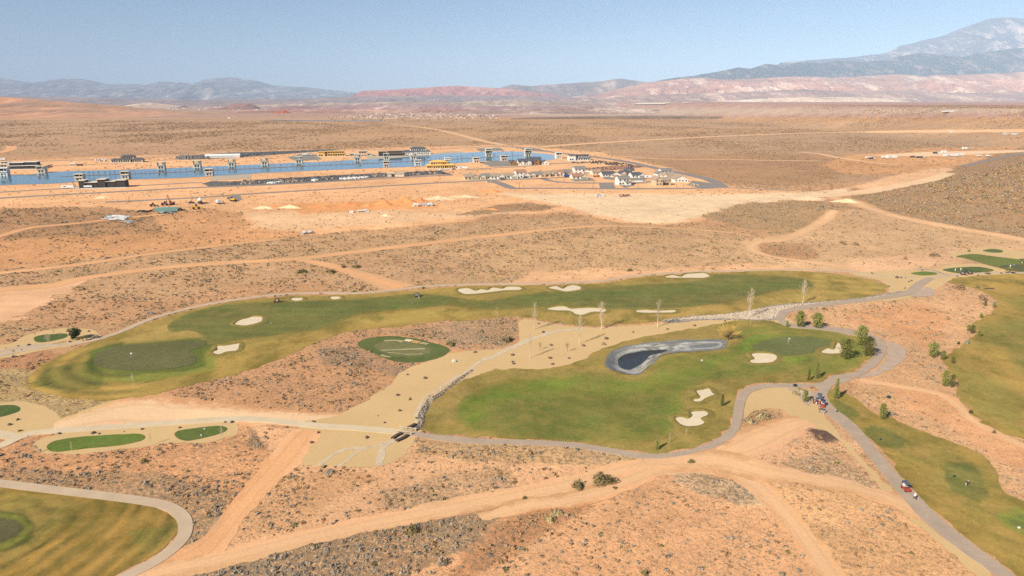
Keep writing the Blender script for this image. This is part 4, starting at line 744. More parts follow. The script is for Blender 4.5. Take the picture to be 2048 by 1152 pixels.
# ------------------------------------------------------------------ desert scrub (nobody could count it): instanced tufts
def veg_mat(name, c1, c2, shade=.25, nsc=.9, rand=.25):
    g = NT(name); oi = g.n('ShaderNodeObjectInfo').outputs['Random']
    c = g.mix(oi, S(*c1), S(*c2)); c = g.scale(c, g.rng(g.noise(nsc, 3, .7), .3, .7, 1-shade, 1+shade)); g.col(c); g.b.inputs['Roughness'].default_value = .9
    return g.m
def dome(seed, n, rx, rz, size, upright=0.0, flat=.15):
    r = np.random.default_rng(seed); V = []; Fc = []
    for i in range(n):
        t = r.uniform(0, 2*math.pi); ph = math.acos(1-r.uniform(0, 1)); q = r.uniform(.55, 1.0)*(.85+.3*math.sin(3*t+seed))
        c = Vector((math.sin(ph)*math.cos(t)*rx*q, math.sin(ph)*math.sin(t)*rx*q, max(.02, math.cos(ph)*rz*q)))
        nrm = Vector((c.x/rx, c.y/rx, c.z/rz+.2)).normalized()+Vector(r.uniform(-.6, .6, 3)); nrm.normalize()
        a = nrm.orthogonal().normalized(); b = nrm.cross(a); 
        if upright: b = (b*(1-upright)+Vector((0, 0, 1.2))*upright+c.normalized()*.3*upright); a = nrm.cross(b).normalized()*.45
        s = size*r.uniform(.6, 1.2); th = r.uniform(0, 6.28) if not upright else 0
        a2 = a*math.cos(th)+b*math.sin(th); b2 = -a*math.sin(th)+b*math.cos(th); k = len(V)
        V += [c-a2*s*.5-b2*s*.35, c+a2*s*.5-b2*s*.35, c+b2*s*.7]; Fc.append((k, k+1, k+2))
    return V, Fc
PROTO = bpy.data.collections.new('scrub_forms')      # not linked: only a source for the instances
def proto(name, V, Fc, m):
    me = bpy.data.meshes.new(name); me.from_pydata([tuple(p) for p in V], [], Fc); me.materials.append(m); o = bpy.data.objects.new(name, me); return o
def scatter(name, col, x, y, z, scl, rot, var):
    me = bpy.data.meshes.new(name); n = len(x); me.vertices.add(n); me.vertices.foreach_set('co', np.stack([x, y, z], 1).ravel().astype(np.float32))
    for k, a in (('scl', scl), ('rot', rot)):
        A = me.attributes.new(k, 'FLOAT_VECTOR', 'POINT'); A.data.foreach_set('vector', a.astype(np.float32).ravel())
    A = me.attributes.new('var', 'INT', 'POINT'); A.data.foreach_set('value', var.astype(np.int32))
    o = bpy.data.objects.new(name, me); COL.objects.link(o); o['kind'] = 'stuff'
    ng = bpy.data.node_groups.new(name+'_nodes', 'GeometryNodeTree')
    ng.interface.new_socket('Geometry', in_out='INPUT', socket_type='NodeSocketGeometry'); ng.interface.new_socket('Geometry', in_out='OUTPUT', socket_type='NodeSocketGeometry')
    i = ng.nodes.new('NodeGroupInput'); q = ng.nodes.new('NodeGroupOutput'); ip = ng.nodes.new('GeometryNodeInstanceOnPoints'); ci = ng.nodes.new('GeometryNodeCollectionInfo')
    ci.inputs[0].default_value = col; ci.inputs['Separate Children'].default_value = True; ci.inputs['Reset Children'].default_value = True; ip.inputs['Pick Instance'].default_value = True
    def na(nm, ty): a = ng.nodes.new('GeometryNodeInputNamedAttribute'); a.data_type = ty; a.inputs['Name'].default_value = nm; return a.outputs[0]
    L = ng.links.new; L(i.outputs[0], ip.inputs['Points']); L(ci.outputs[0], ip.inputs['Instance']); L(na('var', 'INT'), ip.inputs['Instance Index'])
    e2r = ng.nodes.new('FunctionNodeEulerToRotation'); L(na('rot', 'FLOAT_VECTOR'), e2r.inputs[0]); L(e2r.outputs[0], ip.inputs['Rotation']); L(na('scl', 'FLOAT_VECTOR'), ip.inputs['Scale'])
    L(ip.outputs[0], q.inputs[0]); md = o.modifiers.new('scatter', 'NODES'); md.node_group = ng
    return o
M_DARK = veg_mat('brown_scrub', (170, 132, 96), (200, 160, 118)); M_SAGE = veg_mat('grey_sagebrush', (162, 144, 124), (188, 168, 144)); M_STRAW = veg_mat('straw_grass', (214, 186, 142), (190, 168, 120))
M_GREENB = veg_mat('green_scrub', (124, 114, 70), (144, 132, 86))
forms = {}
for key, m, up in (('brown_scrub_cover', M_DARK, 0), ('sagebrush_cover', M_SAGE, 0), ('dry_grass_cover', M_STRAW, .8), ('green_scrub_cover', M_GREENB, 0)):
    c = bpy.data.collections.new(key+'_forms')
    for k in range(3):
        V, Fc = dome(50+k+len(forms)*9, 46 if not up else 40, .5, .42 if not up else .34, .30, up); c.objects.link(proto('%s_form_%d' % (key, k), V, Fc, m))
    forms[key] = c
NC = 1150000
yy = 72+(640-72)*rng.random(NC)**.72; xx = (rng.random(NC)*2-1)*(yy*.86+30)
# candidates get thinner with distance: density of candidates per square metre
pdf = NC/(640-72)*(1/.72)*(((yy-72)/(640-72))**(1/.72-1))/(2*(yy*.86+30))
zz = H(xx, yy); uu, vv = project(xx, yy, zz)
so = layer_eval(SOIL, SOIL_DEF, uu, vv, xx, yy); dist = np.hypot(xx, yy)
cl = (.3+1.4*sstep(.38, .64, fbm(xx, yy, 8, 61, 3)))*(.6+.8*fbm(xx, yy*.5, 40, 65, 2))
want = 2.2*so[:, 3]**1.15*np.where(so[:, 3] > 1.15, .6+.5*cl, cl)*np.where(so[:, 3] > 1.15, 1.5, 1)*np.clip(150/dist, .1, 1)**.95
keep = rng.random(NC) < want/pdf
for P in NOSHRUB:
    P = np.asarray(P, float); k = np.where(keep & (uu > P[:, 0].min()) & (uu < P[:, 0].max()) & (vv > P[:, 1].min()) & (vv < P[:, 1].max()))[0]
    if len(k) == 0: continue
    d_ = sdist(P[::2] if len(P) > 60 else P, uu[k], vv[k]); keep[k[d_ > -1]] = False
xx, yy, zz, so, dist, uu, vv = [a[keep] for a in (xx, yy, zz, so, dist, uu, vv)]; n = len(xx)
ty = rng.random(n); patch = fbm(xx, yy, 20, 71, 2)
sage = so[:, 4]*(.5+patch); grass = so[:, 5]*(1.4-.8*patch)
print('scrub', n)
kind = np.where(ty < sage, 1, np.where(ty < sage+grass, 2, 0)); kind = np.where((kind == 0) & (rng.random(n) < .08), 3, kind)
big = rng.random(n)**3; size = (.28+1.0*rng.random(n)**5)*(np.clip(dist/150, 1, 4)**.42)*np.where(kind == 2, .8, 1)*np.where(so[:, 3] > 1.15, .95, np.clip(.7+.4*so[:, 3], .7, 1.1))*np.where((zz > 9) & (xx > 280), 1.35, 1)
scl = np.stack([size*rng.uniform(.8, 1.3, n), size*rng.uniform(.8, 1.3, n), size*rng.uniform(.7, 1.15, n)], 1)
rot = np.stack([rng.uniform(-.1, .1, n), rng.uniform(-.1, .1, n), rng.uniform(0, 6.28, n)], 1); var = rng.integers(0, 3, n)
for i, key in enumerate(forms):
    k = kind == i; scatter(key, forms[key], xx[k], yy[k], zz[k]-.02, scl[k], rot[k], var[k])
# thin cover of larger clumps on the far plain
NF = 150000
y2 = 600+2300*rng.random(NF)**1.3; x2 = (rng.random(NF)*2-1)*(y2*.86+30); z2 = H(x2, y2); u2, v2 = project(x2, y2, z2); s2 = layer_eval(SOIL, SOIL_DEF, u2, v2, x2, y2)
k2_ = rng.random(NF) < .9*s2[:, 3]*(.15+1.6*sstep(.42, .62, fbm(x2, y2*.6, 130, 81, 4)))
for P in NOSHRUB:
    P = np.asarray(P, float)
    if P[:, 1].min() > 400: continue
    q = np.where(k2_ & (u2 > P[:, 0].min()) & (u2 < P[:, 0].max()) & (v2 > P[:, 1].min()) & (v2 < P[:, 1].max()))[0]
    if len(q): k2_[q[sdist(P[::2] if len(P) > 60 else P, u2[q], v2[q]) > -1]] = False
x2, y2, z2 = x2[k2_], y2[k2_], z2[k2_]; n2 = len(x2); w2 = (1.3+2.6*rng.random(n2)**3)*np.clip(y2/900, .8, 1.8)
scatter('far_scrub_cover', forms['brown_scrub_cover'], x2, y2, z2, np.stack([w2*1.2, w2, w2*.5], 1), np.stack([w2*0, w2*0, rng.uniform(0, 6.28, n2)], 1), rng.integers(0, 3, n2))
# loose stones on the gravel apron and the washes
st = bpy.data.collections.new('stone_forms'); M_STONE = veg_mat('apron_stone', (190, 166, 142), (226, 206, 180), .1)
for k in range(3):
    r = np.random.default_rng(k+5); a = MB(); p = r.uniform(.7, 1.2, 8)
    V = [Vector((x*.5*p[i % 8], y*.5*p[(i+3) % 8], z*.4*p[(i+5) % 8])) for i, (x, y, z) in enumerate([(-1,-1,-.4),(1,-1,-.4),(1,1,-.4),(-1,1,-.4),(-.6,-.7,.8),(.7,-.5,.9),(.6,.7,.7),(-.7,.6,.9)])]
    st.objects.link(proto('stone_form_%d' % k, V, [(0,3,2,1),(4,5,6,7),(0,1,5,4),(1,2,6,5),(2,3,7,6),(3,0,4,7)], M_STONE))
SX = []; 
for P, npx, s0 in (([(1330,640),(1400,632),(1460,628),(1500,621),(1560,611),(1640,605),(1720,598),(1800,586),(1740,596),(1640,606),(1590,614),(1560,622),(1550,636),(1520,639),(1450,637),(1400,638)], 5200, .33),
                  ([(1062,676),(1030,690),(990,710),(960,720),(935,745),(945,748),(970,726),(1000,714),(1040,697),(1075,680)], 60, .13), ([(940,742),(900,765),(862,790),(842,812),(834,850),(842,858),(852,820),(872,796),(910,772),(950,746)], 900, .17),
                  ([(1600,780),(1618,782),(1626,800),(1612,800)], 160, .25), ([(1580,620),(1660,612),(1760,602),(1700,610),(1640,618),(1590,628)], 200, .3)):
    P = np.array(P, float); a = rng.uniform(P[:, 0].min(), P[:, 0].max(), npx*4); b = rng.uniform(P[:, 1].min(), P[:, 1].max(), npx*4); k = sdist(P, a, b) > 0
    a = a[k][:npx]; b = b[k][:npx]; x, y, z = G(a, b); SX.append(np.stack([x, y, z, np.full(len(x), s0)], 1))
SX = np.vstack(SX); n = len(SX); s_ = SX[:, 3]*rng.uniform(.6, 1.5, n)
scatter('loose_stones', st, SX[:, 0], SX[:, 1], SX[:, 2]+.1, np.stack([s_, s_, s_*.8], 1), np.stack([s_*0, s_*0, rng.uniform(0, 6.28, n)], 1), rng.integers(0, 3, n))

# ------------------------------------------------------------------ trees
M_BARK = mat('pale_bark', S(228, 214, 196), .8, 1.5, .2); M_TWIG = mat('pale_twigs', S(206, 186, 160), .9); M_BROWN = mat('brown_bark', S(120, 92, 70), .9, 2, .2)
def pine_mat(name, c1, c2): g = NT(name); c = g.mix(g.rng(g.noise(1.3, 4, .7), .35, .65), S(*c1), S(*c2)); g.col(c); g.b.inputs['Roughness'].default_value = .7; return g.m
M_PINE = pine_mat('pine_needles', (116, 120, 60), (172, 166, 90)); M_CEDAR = pine_mat('dark_cedar_foliage', (52, 60, 36), (86, 88, 48)); M_PALE_G = pine_mat('pale_green_foliage', (130, 128, 84), (160, 150, 104))
M_WILLOW = pine_mat('golden_twigs', (222, 176, 84), (236, 200, 110)); M_PALMG = pine_mat('palm_fronds', (112, 112, 52), (164, 150, 70)); M_BUSHG = pine_mat('olive_bush', (124, 108, 70), (150, 128, 84)); M_BLUEB = pine_mat('blue_green_bush', (128, 146, 128), (160, 170, 150))
M_BAREB = pine_mat('bare_brown_twigs', (148, 118, 88), (176, 144, 108))
TREE_CACHE = {}
def seg(V, Fc, p, q, r0, r1, n=3):
    m = MB(); m.tube(p, q, r0, r1, n); k = len(V); V += m.v; Fc += [tuple(i+k for i in f) for f in m.f]
def bare_mesh(seed, wide=.16):
    r = np.random.default_rng(seed); T1, F1, V, Fc = [], [], [], []   # unit height 1
    pts = [Vector((0, 0, 0))]; 
    for i in range(1, 9): pts.append(Vector((r.normal(0, .006)*i**.5, r.normal(0, .006)*i**.5, i/8)))
    for i in range(8): seg(T1, F1, pts[i], pts[i+1], .0125*(1-i/8.6), .0125*(1-(i+1)/8.6), 6)
    def at(h): i = min(int(h*8), 7); return pts[i].lerp(pts[i+1], h*8-i)
    for i in range(34):
        h = .18+.78*(i/34)**.9; a = i*2.4+r.uniform(-.4, .4); L = wide*2.0*(1-.75*((h-.18)/.82)**1.3)*r.uniform(.65, 1.1)*(.6 if h < .28 else 1); b = at(h); tilt = r.uniform(.35, .62)
        d = Vector((math.cos(a)*math.sin(tilt), math.sin(a)*math.sin(tilt), math.cos(tilt))); m1 = b+d*L*.5; e = b+d*L+Vector((0, 0, L*.12))
        seg(V, Fc, b, m1, .0042, .003); seg(V, Fc, m1, e, .003, .0012)
        for j in range(7):
            t = r.uniform(.2, 1); q = b.lerp(e, t); dd = (d+Vector(r.uniform(-.8, .8, 3))+Vector((0, 0, .5))).normalized(); l2 = L*r.uniform(.18, .42)
            seg(V, Fc, q, q+dd*l2, .0018, .0009)
            q2 = q+dd*l2*.5; d3 = (dd+Vector(r.uniform(-.7, .7, 3))).normalized(); seg(V, Fc, q2, q2+d3*l2*.5, .0012, .0007)
    return (T1, F1), (V, Fc)
def tris_at(V, Fc, c, n, size, r, elong=1.6):
    for _ in range(n):
        o = Vector(r.normal(0, size*.5, 3)); d = Vector(r.normal(0, 1, 3)).normalized(); a = d.orthogonal().normalized()*size*.32; k = len(V); p = c+o
        V += [p-a-d*size*.3, p+a-d*size*.3, p+d*size*.5*elong]; Fc.append((k, k+1, k+2))
def pine_mesh(seed, wide=.42, low=.08, prof='ovoid', dens=1.0):
    r = np.random.default_rng(seed); T1, F1, V, Fc = [], [], [], []
    seg(T1, F1, Vector((0, 0, 0)), Vector((0, 0, .9)), .028, .006, 6)
    nb = int(58*dens)
    for i in range(nb):
        h = low+(.97-low)*(i/nb)**.95; t = (h-low)/(1-low)
        rad = (math.sin(math.pi*min(1, t*.88+.16))**.75 if prof == 'ovoid' else (1-t)**.8*.95+.06)*wide*r.uniform(.62, 1.12)
        a = i*2.399+r.uniform(-.3, .3); d = Vector((math.cos(a), math.sin(a), .25+.5*t)); b = Vector((0, 0, h)); e = b+d*rad
        seg(T1, F1, b, e, .007, .002, 3)
        for j in range(5):
            q = b.lerp(e, .3+.72*j/4); tris_at(V, Fc, q, 7, .06*(.7+.6*r.random()), r)
    tris_at(V, Fc, Vector((0, 0, .97)), 10, .05, r)
    return (T1, F1), (V, Fc)
def leafy_mesh(seed, rx=.5, n=1500, size=.045, zc=.62, rz=.4):
    r = np.random.default_rng(seed); T1, F1, V, Fc = [], [], [], []; seg(T1, F1, Vector((0, 0, 0)), Vector((0, 0, .4)), .03, .02, 6)
    for i in range(9):
        a = i*.7; e = Vector((math.cos(a)*rx*.7, math.sin(a)*rx*.7, zc+r.uniform(-.1, .2))); seg(T1, F1, Vector((0, 0, .25)), e, .014, .004, 4)
    cs = [Vector((r.normal(0, rx*.42), r.normal(0, rx*.42), zc+r.normal(0, rz*.42))) for _ in range(34)]
    for i in range(n//8): tris_at(V, Fc, cs[i % 34]+Vector(r.normal(0, .05, 3)), 8, size, r)
    return (T1, F1), (V, Fc)
def willow_mesh(seed):
    r = np.random.default_rng(seed); T1, F1, V, Fc = [], [], [], []; seg(T1, F1, Vector((0, 0, 0)), Vector((0, 0, .18)), .035, .03, 6)
    for i in range(46):
        a = i*2.4; tl = r.uniform(.1, 1.25); d = Vector((math.cos(a)*math.sin(tl), math.sin(a)*math.sin(tl), math.cos(tl))); L = .78*r.uniform(.8, 1.1); b = Vector((0, 0, .15)); e = b+d*L; seg(T1, F1, b, b+d*L*.7, .009, .004, 3)
        for j in range(24):
            q = b.lerp(e, r.uniform(.5, 1)); dd = (d+Vector(r.uniform(-.5, .5, 3))).normalized(); l = r.uniform(.06, .16); s = dd.orthogonal().normalized()*.006; k = len(V); V += [q-s, q+s, q+dd*l]; Fc.append((k, k+1, k+2))
    return (T1, F1), (V, Fc)
def palm_mesh(seed, nf=16, L=.34, th=.72, tr=.035):
    r = np.random.default_rng(seed); T1, F1, V, Fc = [], [], [], []; seg(T1, F1, Vector((0, 0, 0)), Vector((0, 0, th)), tr, tr*.7, 6)
    for i in range(nf):
        a = i*2.4; up = r.uniform(-.2, 1.1); d = Vector((math.cos(a), math.sin(a), up)).normalized(); s = Vector((-math.sin(a), math.cos(a), 0))*.07; p0 = Vector((0, 0, th)); p1 = p0+d*L*.55; p2 = p0+d*L+Vector((0, 0, -.10)); k = len(V)
        V += [p0, p1+s, p1-s, p2]; Fc += [(k, k+1, k+2), (k+1, k+3, k+2)]
    return (T1, F1), (V, Fc)
def tree(kind, seed, u, v, hpx, lab, cat, group, m_t, m_c, wx=1.0, name=None, fn=None, lean=0.0):
    key = (kind, seed)
    if key not in TREE_CACHE:
        (a, b), (c, d) = fn(seed); t = bpy.data.meshes.new('trunk'); t.from_pydata([tuple(p) for p in a], [], b); q = bpy.data.meshes.new('crown'); q.from_pydata([tuple(p) for p in c], [], d); TREE_CACHE[key] = (t, q)
    t0, c0 = TREE_CACHE[key]; k2 = key+(m_t.name, m_c.name)
    if k2 not in TREE_CACHE:
        if not t0.materials: t0.materials.append(m_t); c0.materials.append(m_c); TREE_CACHE[k2] = (t0, c0)
        else:
            t1 = t0.copy(); c1 = c0.copy(); t1.materials[0] = m_t; c1.materials[0] = m_c; TREE_CACHE[k2] = (t1, c1)
    t1, c1 = TREE_CACHE[k2]
    x, y, z = G(u, v); dep = PITCH-math.atan((576-v)/F); m = (y*cp-(z-CH)*sp)/F; h = hpx*m/max(.5, math.cos(dep))
    e = empty(name or kind, (x, y, z-.03), random.uniform(0, 6.28), label=lab, cat=cat, group=group); e.scale = (h*wx, h*wx, h)
    for nm, me in (('trunk', t1), ('crown', c1)):
        o = bpy.data.objects.new(nm, me); COL.objects.link(o); o.parent = e
    return e
GB = 'bare trees by the fairways'
for i, (u, v, h, w_, lab) in enumerate([
 (1068,659,54,.9,'leafless white-trunked poplar, leftmost of the row at the back of the sand bed'),
 (1060,716,50,.75,'leafless poplar nearest the camera on the sand bed left of the pond'),
 (1159,688,59,.8,'leafless poplar on the sand bed just in front of the long near-edge bunker'),
 (1202,659,54,1.1,'leafless spreading poplar in front of the right end of the long near-edge bunker'),
 (1315,654,54,1.0,'leafless white poplar in front of the thin flat bunker'),
 (1498,636,59,1.0,'tall leafless white poplar at the left end of the stone apron'),
 (1605,607,48,1.1,'leafless wide poplar between the stone apron and the far end of the upper fairway'),
 (995,634,21,.7,'small leafless tree on the rough grass above the scrub patch'),
 (1501,650,12,.9,'tiny leafless sapling just in front of the tall poplar on the stone apron'),
 (267,772,26,.9,'lone thin tree on the rough below the upper left putting green'),
 (1372,872,16,.8,'small leafless tree just below the larger of two right fairway bunkers'),
 (1339,886,20,.6,'thin leafless sapling to the right of the small pine on the near fairway edge'),
 (144,903,19,.8,'leafless sapling at the left end of the long oval tee box'),
 (302,890,24,.8,'leafless sapling between the two lower left tee boxes'),
 (445,883,31,.8,'leafless sapling at the right end of the short oval tee box'),
 (35,773,22,1.3,'pale bare tree at the left tip of the upper rough, left one of two'),
 (57,778,26,1.3,'pale bare tree at the left tip of the upper rough, right one of two'),
 (71,673,11,1.6,'very small bare tree just above the left end of the far left tee box'),
 (108,668,10,1.6,'very small bare tree above the right end of the far left tee box'),
 (58,880,12,1.4,'thin bare sapling beside the lower left cart path'),
 (75,905,16,1.5,'thin bare sapling in the red scrub left of the long oval tee box'),
]):
    tree('bare_tree', i % 4, u, v, h, lab, 'tree', GB, M_BARK, M_TWIG, w_, fn=bare_mesh)
tree('bare_tree', 7, 97, 690, 19, 'bushy bare tree in front of the far left tee box', 'tree', GB, M_BARK, M_TWIG, 1.3, fn=lambda s: bare_mesh(s, .34))
tree('bare_bush', 8, 1080, 700, 13, 'small upright bare bush on sand bed, left one of two', 'bush', 'bare bushes on the sand bed', M_BROWN, M_BAREB, 1.1, fn=lambda s: bare_mesh(s, .4))
tree('bare_bush', 8, 1135, 704, 16, 'small upright bare bush on sand bed, right one of two', 'bush', 'bare bushes on the sand bed', M_BROWN, M_BAREB, 1.1, fn=lambda s: bare_mesh(s, .4))
tree('willow_tree', 1, 1456, 680, 34, 'golden round bare willow behind the right end of the pond', 'tree', None, M_BROWN, M_WILLOW, .92, fn=willow_mesh)
GP = 'pines on the golf course'
pn = lambda s: pine_mesh(s); pc = lambda s: pine_mesh(s, .34, .04, 'cone')
for i, (u, v, h, w_, f, lab) in enumerate([
 (1599,654,31,.82,0,'open branched pine inside the bend of the cart road, left of a denser pine'),
 (1634,656,29,1.0,0,'dense pine inside the cart road bend, right of the open branched pine'),
 (1574,654,13,.8,1,'tiny pine left of the open branched pine'),
 (1721,690,37,.85,0,'tall pine, rear one of the close pair beside the cart road curve'),
 (1735,712,38,.95,0,'broad pine, front one of the close pair beside the cart road curve'),
 (1691,718,39,.92,0,'large pine beside the curved bunker right of the green'),
 (1633,757,30,.62,1,'slim pine low on the right end of the near fairway, right of a smaller one'),
 (1617,761,22,.55,1,'smallest slim pine low on the right end of the near fairway'),
 (1671,798,39,.5,1,'thin tall pine right of the fork in the cart road'),
 (1610,804,23,.7,0,'pine on the left road edge beside the parked carts'),
 (1865,714,28,.85,0,'largest pine of the line along the right rough, dense and rounded'),
 (1885,720,18,.8,0,'small pine right of the dense rounded one along the right rough'),
 (1905,727,13,.8,0,'smallest pine ending the upper group along the right rough'),
 (1889,773,30,.62,0,'tall pine, left one of the pair low on the right rough edge'),
 (1903,775,25,.68,0,'shorter pine, right one of the pair low on the right rough edge'),
 (1944,667,16,.9,0,'small pine in the gap of the right rough, near blue-green bushes'),
 (1937,662,12,.9,0,'small pine just left of the one in the right rough gap'),
 (1958,673,13,.9,0,'small pine just right of the one in the right rough gap'),
 (1764,839,30,.62,0,'lone pine on the near tee strip edge, beside a pale bush'),
 (1314,899,24,.55,1,'small dark pine on the near edge of the bright fairway'),
 (1444,812,23,.6,1,'small dark pine between the right bunkers and the cart path'),
 (1970,612,10,.9,0,'tiny pine on the left edge of the upper right rough'),
 (1962,636,9,.9,0,'tiny pine at the notch of the right rough edge'),
 (1988,615,9,.9,0,'tiny pine on the golden turf just right of the rough edge'),
]):
    tree('pine_tree', 20+i % 3 if not f else 30+i % 2, u, v, h, lab, 'tree', GP, M_BROWN, M_PINE, w_, fn=pc if f else pn)
tree('juniper_tree', 40, 152, 678, 27, 'dark round evergreen beside the far left tee box', 'tree', None, M_BROWN, M_CEDAR, 1.05, fn=lambda s: leafy_mesh(s, .36, 2600, .075, .52, .42))
for u, v, h, w_, lab in [(166,682,14,1.2,'small shaggy palm right of the dark round evergreen'), (2019,547,15,1.7,'large yellowish palm beside the road at the right edge tees'), (1973,549,13,1.4,'yellowish palm with white trunk beside the parked carts road'), (2044,526,13,1.3,'palm with white trunk at the far right edge of the picture')]:
    tree('palm_tree', 60, u, v, h, lab, 'tree', 'palms near the tee boxes', M_BROWN if u < 1000 else M_BARK, M_PALMG, w_, fn=lambda s: palm_mesh(s, 30, .42, .5, .05))
# --- single bushes
def bush(u, v, wpx, hpx, m_, lab, seed=0, group='single bushes in the desert'):
    x, y, z = G(u, v); px = (y*cp-(z-CH)*sp)/F; key = ('bush', seed % 4)
    if key not in TREE_CACHE:
        V, Fc = dome(90+seed % 4, 420, .5, .62, .12); V2, F2 = dome(95+seed % 4, 220, .34, .42, .14); k = len(V); TREE_CACHE[key] = (V+V2, Fc+[tuple(i+k for i in f) for f in F2])
    k2 = key+(m_.name,)
    if k2 not in TREE_CACHE:
        me = bpy.data.meshes.new('bush'); me.from_pydata([tuple(p) for p in TREE_CACHE[key][0]], [], TREE_CACHE[key][1]); me.materials.append(m_); TREE_CACHE[k2] = me
    o = bpy.data.objects.new('bush', TREE_CACHE[k2]); COL.objects.link(o); o.location = (x, y, z-.05); o.rotation_euler = (0, 0, seed*1.3); W = wpx*px
    dep = math.atan2(CH-z, math.hypot(x, y)); o.scale = (W, W*.8, max(.4, (hpx*px-W*.35*math.sin(dep))/math.cos(dep)/.62)); prop(o, lab, 'bush', group); return o
for i, b in enumerate([(1206,964,56,26,M_BUSHG,'largest brown bush between the two dirt tracks, right one of two'), (1156,974,32,20,M_BUSHG,'rounded brown bush between the two dirt tracks, left one of two'), (825,1062,34,18,M_BUSHG,'dark olive bush on the lower edge of the main dirt track'),
    (1015,682,28,14,M_BUSHG,'round olive bush at the left edge of the sand bed'), (901,690,24,11,M_BUSHG,'olive bush just above the round practice green'), (659,946,22,13,M_SAGE,'round grey bush below the dry wash on the lower sand bed'),
    (649,934,12,6,M_CEDAR,'small dark green bush beside the round grey bush'), (301,628,20,8,M_SAGE,'grey bush on the far side of the cart path, upper left'), (192,676,20,8,M_SAGE,'grey bush above the path bend near the dark evergreen'),
    (1337,525,11,7,M_DARK,'brown bush in desert above the far path'), (1259,542,14,7,M_BUSHG,'olive bush above the jagged far path bend'), (687,535,12,9,M_BUSHG,'olive bush where the upper dirt track forks'), (713,535,22,8,M_BUSHG,'wide low bush right of the track fork'),
    (604,545,30,10,M_BUSHG,'wide low olive bush below the dirt track, left one of two'), (662,545,26,10,M_BUSHG,'wide low olive bush below the dirt track, right one of two'), (709,584,12,5,M_GREENB,'small green bush on the far cart path edge'), (847,576,8,4,M_GREENB,'very small green bush beside the far cart path'),
    (1917,688,7,7,M_CEDAR,'small dark bush left of the right rough gap'), (1935,687,10,10,M_BLUEB,'pale blue-green bush in front of the small pines'), (1942,826,9,9,M_CEDAR,'small dark round bush at the edge of the right rough'), (1988,866,10,9,M_BUSHG,'small brown bush where the right rough meets the scrub'),
    (1784,828,19,9,M_SAGE,'pale grey bush right of the lone pine on the tee strip'), (1920,578,26,14,M_BAREB,'wide bare brown bush at the top of the right scrub'), (1965,600,20,14,M_BAREB,'bare grey brown bush at the edge of the right golden turf'), (1955,576,8,7,M_GREENB,'small green bush at the tip of the right golden turf'),
    (1690,490,9,7,M_BAREB,'brown desert bush right of the winding track, left of three'), (1712,491,13,8,M_BAREB,'brown desert bush right of the winding track, rightmost of three'), (1683,487,9,7,M_BAREB,'brown desert bush right of the winding track, leftmost of three'), (1811,519,10,7,M_BAREB,'brown desert bush above the sandy turnout, left'), (1868,512,26,8,M_BAREB,'wide brown desert bush near the upper tee'),
    (1938,503,9,5,M_BUSHG,'small bush left of the highest tee box'), (1648,619,12,6,M_BUSHG,'olive bush in the scrub inside the cart road bend'), (1525,836,34,18,M_STRAW,'large pale dry bush beside the sand bed below the path'), (1500,845,20,12,M_STRAW,'pale dry bush left of the large one below the path'),
    (1382,925,16,10,M_GREENB,'green bush at the top of the scrub island under the track'), (1565,1150,18,10,M_SAGE,'grey bush at the bottom edge of the picture'), (1290,1148,18,12,M_GREENB,'green bush at the bottom edge in the orange soil'), (1597,1143,16,10,M_SAGE,'grey green bush by the lower right track'),
    (1100,1040,30,14,M_STRAW,'pale straw coloured bush near the lower dirt track'), (1115,1028,28,14,M_STRAW,'pale straw bush just above the other straw bush'), (885,1128,26,20,M_SAGE,'rounded grey bush at the edge of the dark sage patch'), (40,862,12,5,M_GREENB,'small green bush beside the lower left path junction'),
    (1049,997,12,8,M_BUSHG,'small olive bush on the left tip of the track island'), (1230,977,12,7,M_BUSHG,'small olive bush just below the largest brown bush'), (820,800,7,5,M_GREENB,'tiny green bush beside a boulder on the sand bed'), (1207,689,14,6,M_STRAW,'small straw coloured bush beside boulders left of the pond'), (289,924,18,10,M_BUSHG,'brown bush below the long oval tee box'), (1590,788,24,9,M_STRAW,'dry grass clump in the island between the cart roads'), (1600,780,22,7,M_STRAW,'dry grass clump at the top of the island between the cart roads')]):
    bush(*b, seed=i)
# --- boulders
def rock_mesh(seed):
    r = np.random.default_rng(seed); m = MB(); import bmesh
    b = bmesh.new(); bmesh.ops.create_icosphere(b, subdivisions=2, radius=.5); b.verts.ensure_lookup_table(); dirs = [Vector(r.normal(0, 1, 3)).normalized() for _ in range(9)]; lim = r.uniform(.30, .46, 9)
    for v in b.verts:
        for d_, l in zip(dirs, lim):
            k = v.co.dot(d_)
            if k > l: v.co -= d_*(k-l)
        v.co.z *= .8
    me = bpy.data.meshes.new('boulder'); b.to_mesh(me); b.free(); return me
M_ROCK = mat('dark_basalt', S(112, 94, 84), .85, 2.5, .3, bump=.6, bscale=.1); M_ROCKP = mat('tan_rock', S(190, 160, 128), .85, 2.5, .2, bump=.5, bscale=.1)
RM = [rock_mesh(i) for i in range(4)]
for m_ in RM: m_.materials.append(M_ROCK)
RP = rock_mesh(9); RP.materials.append(M_ROCKP)
ORD = ['leftmost','second','third','fourth','fifth','sixth','seventh','eighth','ninth','tenth','eleventh','twelfth','thirteenth','fourteenth','fifteenth']
